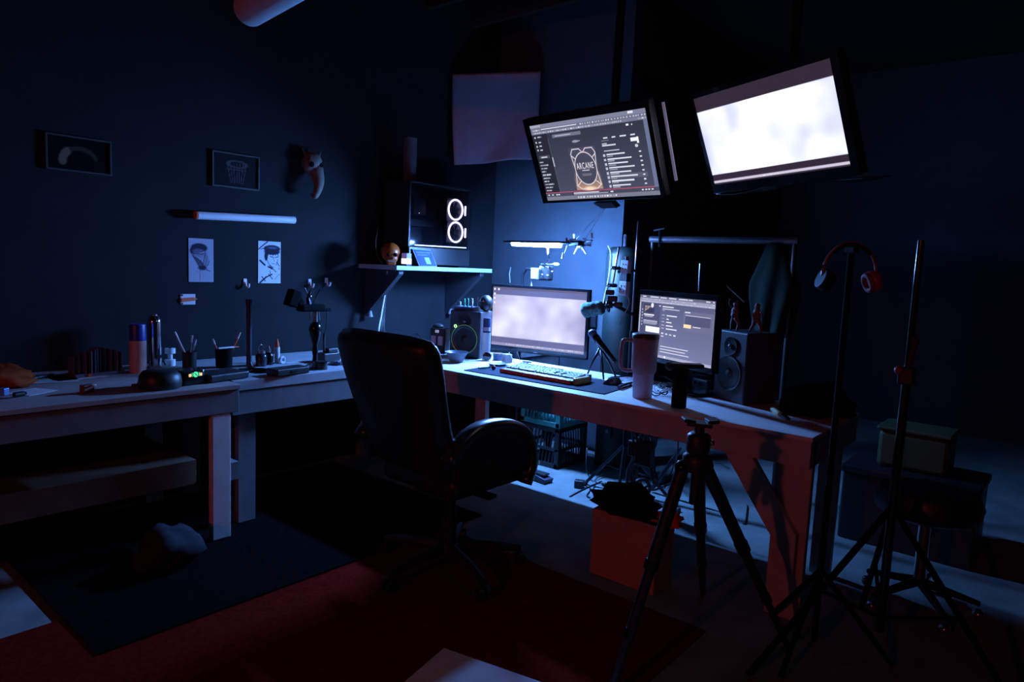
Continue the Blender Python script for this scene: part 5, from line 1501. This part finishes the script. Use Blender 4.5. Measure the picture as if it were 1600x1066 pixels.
G().box((0, -.02, .385), (.20, .22, .04)).build('tilt_mechanism', blk, t, bevel=.01)
for s_ in (-1, 1):
    path = spline([(-.29, .60), (-.22, .668), (-.11, .708), (.04, .70), (.15, .655), (.205, .58), (.215, .49), (.18, .42)], 4)
    g = G(); hw = .036
    vs, fs = [], []
    P2 = [np.array(p) for p in path]
    for i, p_ in enumerate(P2):
        tt = P2[min(i + 1, len(P2) - 1)] - P2[max(i - 1, 0)]; tt /= np.linalg.norm(tt)
        nn = np.array([-tt[1], tt[0]])
        if nn[1] < 0 and i < 12: nn = -nn
        nn = np.array([-tt[1], tt[0]]) * (1 if True else 1)
        for k_ in range(12):
            th = 2 * math.pi * k_ / 12
            cx_, cy_ = hw * math.copysign(abs(math.cos(th)) ** .6, math.cos(th)), .026 * math.copysign(abs(math.sin(th)) ** .7, math.sin(th))
            vs.append((.268 * s_ + cx_, p_[0] + nn[0] * cy_, p_[1] + nn[1] * cy_))
    for i in range(len(P2) - 1):
        for k_ in range(12):
            k2 = (k_ + 1) % 12
            fs.append((i * 12 + k_, i * 12 + k2, (i + 1) * 12 + k2, (i + 1) * 12 + k_))
    fs.append(tuple(range(11, -1, -1))); fs.append(tuple((len(P2) - 1) * 12 + k_ for k_ in range(12)))
    g.add(vs, fs).build('armrest', arm_gloss, t, smooth=True)
    pol = [tuple(q_) for q_ in path[2:-2]] + [(.16, .50), (-.25, .50)]
    G().prism(pol, ((.25 if s_ > 0 else -.29), 0, 0), (0, 1, 0), (0, 0, 1), (.04, 0, 0)).build('side_panel', leather, t, bevel=.008)
    G().box((.16 * s_, -.02, .40), (.21, .05, .014)).build('arm_bracket', blk, t)
G().tube([(0, 0, .22), (0, 0, .40)], .026, 14).build('gas_lift', dark_metal, t, smooth='auto')
G().tube([(0, 0, .10), (0, 0, .24)], .034, 14).build('lift_cover', blk, t, smooth='auto')
hubc = G().lathe([(.05, .075), (.055, .09), (.05, .12)], 20).build('base_hub', blk, t)
for k_ in range(5):
    a_ = 2 * math.pi * k_ / 5 + .93
    d = np.array([math.cos(a_), math.sin(a_), 0])
    G().tube([d * .04 + [0, 0, .10], d * .20 + [0, 0, .095], d * .33 + [0, 0, .075]], [.026, .022, .016], 8).build('base_spoke', blk, t)
    ca = G().tube([d * .32 + [0, 0, .05], d * .32 + [0, 0, .08]], .008, 8).build('castor_stem', dark_metal, t)
    sd = np.array([-d[1], d[0], 0])
    for s_ in (-1, 1):
        G().tube([d * .33 + sd * s_ * .008 + [0, 0, .029], d * .33 + sd * s_ * .026 + [0, 0, .029]], .028, 16).build('castor_wheel', blk, t, smooth='auto')

# ================================================================== camera tripod in the foreground
TP = np.array([-.913, 1.96, 0])
apx = at(1088, 738, 'y', 1.96); TP[0] = apx[0]
t = thing('camera_tripod', 'black camera tripod standing in front of the desk', 'tripod', TP, world=True)
c3 = lambda z, dx=0, dy=0: np.array([TP[0] + dx, TP[1] + dy, z])
zt = at(1088, 655, 'y', 1.96)[2]; za = apx[2]
G().tube([c3(za - .10), c3(zt - .09)], .016, 12).build('centre_column', blk, t, smooth='auto')
G().lathe([(.042, 0), (.045, .02), (.045, .045), (.036, .055)], 20, c=c3(za + .005)).build('collar', blk, t, smooth='auto')
G().lathe([(.03, 0), (.036, .01), (.036, .055), (.026, .065)], 20, c=c3(zt - .105)).build('head', blk, t, smooth='auto')
G().tube([c3(zt - .05), c3(zt - .015)], .015, 12).build('head_neck', blk, t)
G().box(c3(zt - .012), (.075, .06, .012), rz=.4).build('plate', blk, t, bevel=.003)
for s_ in (-1, 1):
    G().box(c3(zt - .002) + rv * .036 * s_, (.035, .05, .012), M=frameM((rv[0] * -.12 * s_, rv[1] * -.12 * s_, 1), rv)).build('plate_jaw', blk, t, bevel=.004)
G().sph(c3(zt - .065) + rv * .035 - np.array([FW[0], FW[1], 0]) * .02, .009).build('lock_screw', chrome, t, smooth=True)
feet = [at(952, 1096, 'z', 0), at(1228, 1010, 'z', 0), at(1098, 930, 'z', 0)]
for i, f in enumerate(feet):
    d = f - c3(za); L_ = np.linalg.norm(d); d /= L_
    h = np.array([d[0], d[1], 0]); h /= np.linalg.norm(h)
    s0 = c3(za + .01) + h * .045
    d = f + [0, 0, .012] - s0
    G().tube([s0, s0 + d * .42], .0205, 12).build('upper_leg', blk, t, smooth='auto')
    G().tube([s0 + d * .40, s0 + d * .72], .0165, 12).build('middle_leg', blk, t, smooth='auto')
    G().tube([s0 + d * .70, s0 + d * .985], .0125, 12).build('lower_leg', blk, t, smooth='auto')
    for fr_ in (.41, .71):
        G().tube([s0 + d * (fr_ - .02), s0 + d * (fr_ + .02)], .0235 if fr_ < .5 else .019, 12).build('leg_lock', blk_gloss, t, smooth='auto')
    G().sph(s0 + [0, 0, .004], .024).build('hinge', blk_gloss, t, smooth=True)
    G().sph(f + [0, 0, .0135], .0125).build('rubber_foot', blk, t, smooth=True)
G().sph(at(1077, 727, 'y', 1.93), .010).build('chrome_button', chrome, t, smooth=True)

# rugs added to darken the foreground floor
rugm = mat('darkening_rug_black', (15, 14, 16), .95, var=.3, scale=60, spec=0)
solo(G().span((-3.74, .80, .0085), (-2.41, 2.68, .015)), 'darkening_rug', rugm, 'black rug added to darken the floor between the workbench and the chair', 'rug')
solo(G().span((-2.75, -.3, .0005), (-1.0, 2.42, .007)), 'darkening_rug', mat('darkening_rug_red_brown', (92, 20, 16), .95, var=.3, scale=60, spec=0), 'dark red brown rug added to darken the floor under the office chair and tripod', 'rug')
q0 = at(735, 1021, 'z', .0075)
leaf('paper_sheet', 'large pale sheet added as a patch of lamp light on the floor at the bottom edge', 'paper', np.array([q0[0] + .27, q0[1] - .22, .0072]), .62, .5, .22, paper)  # pale sheet stands in for the pool of lamp light on the floor
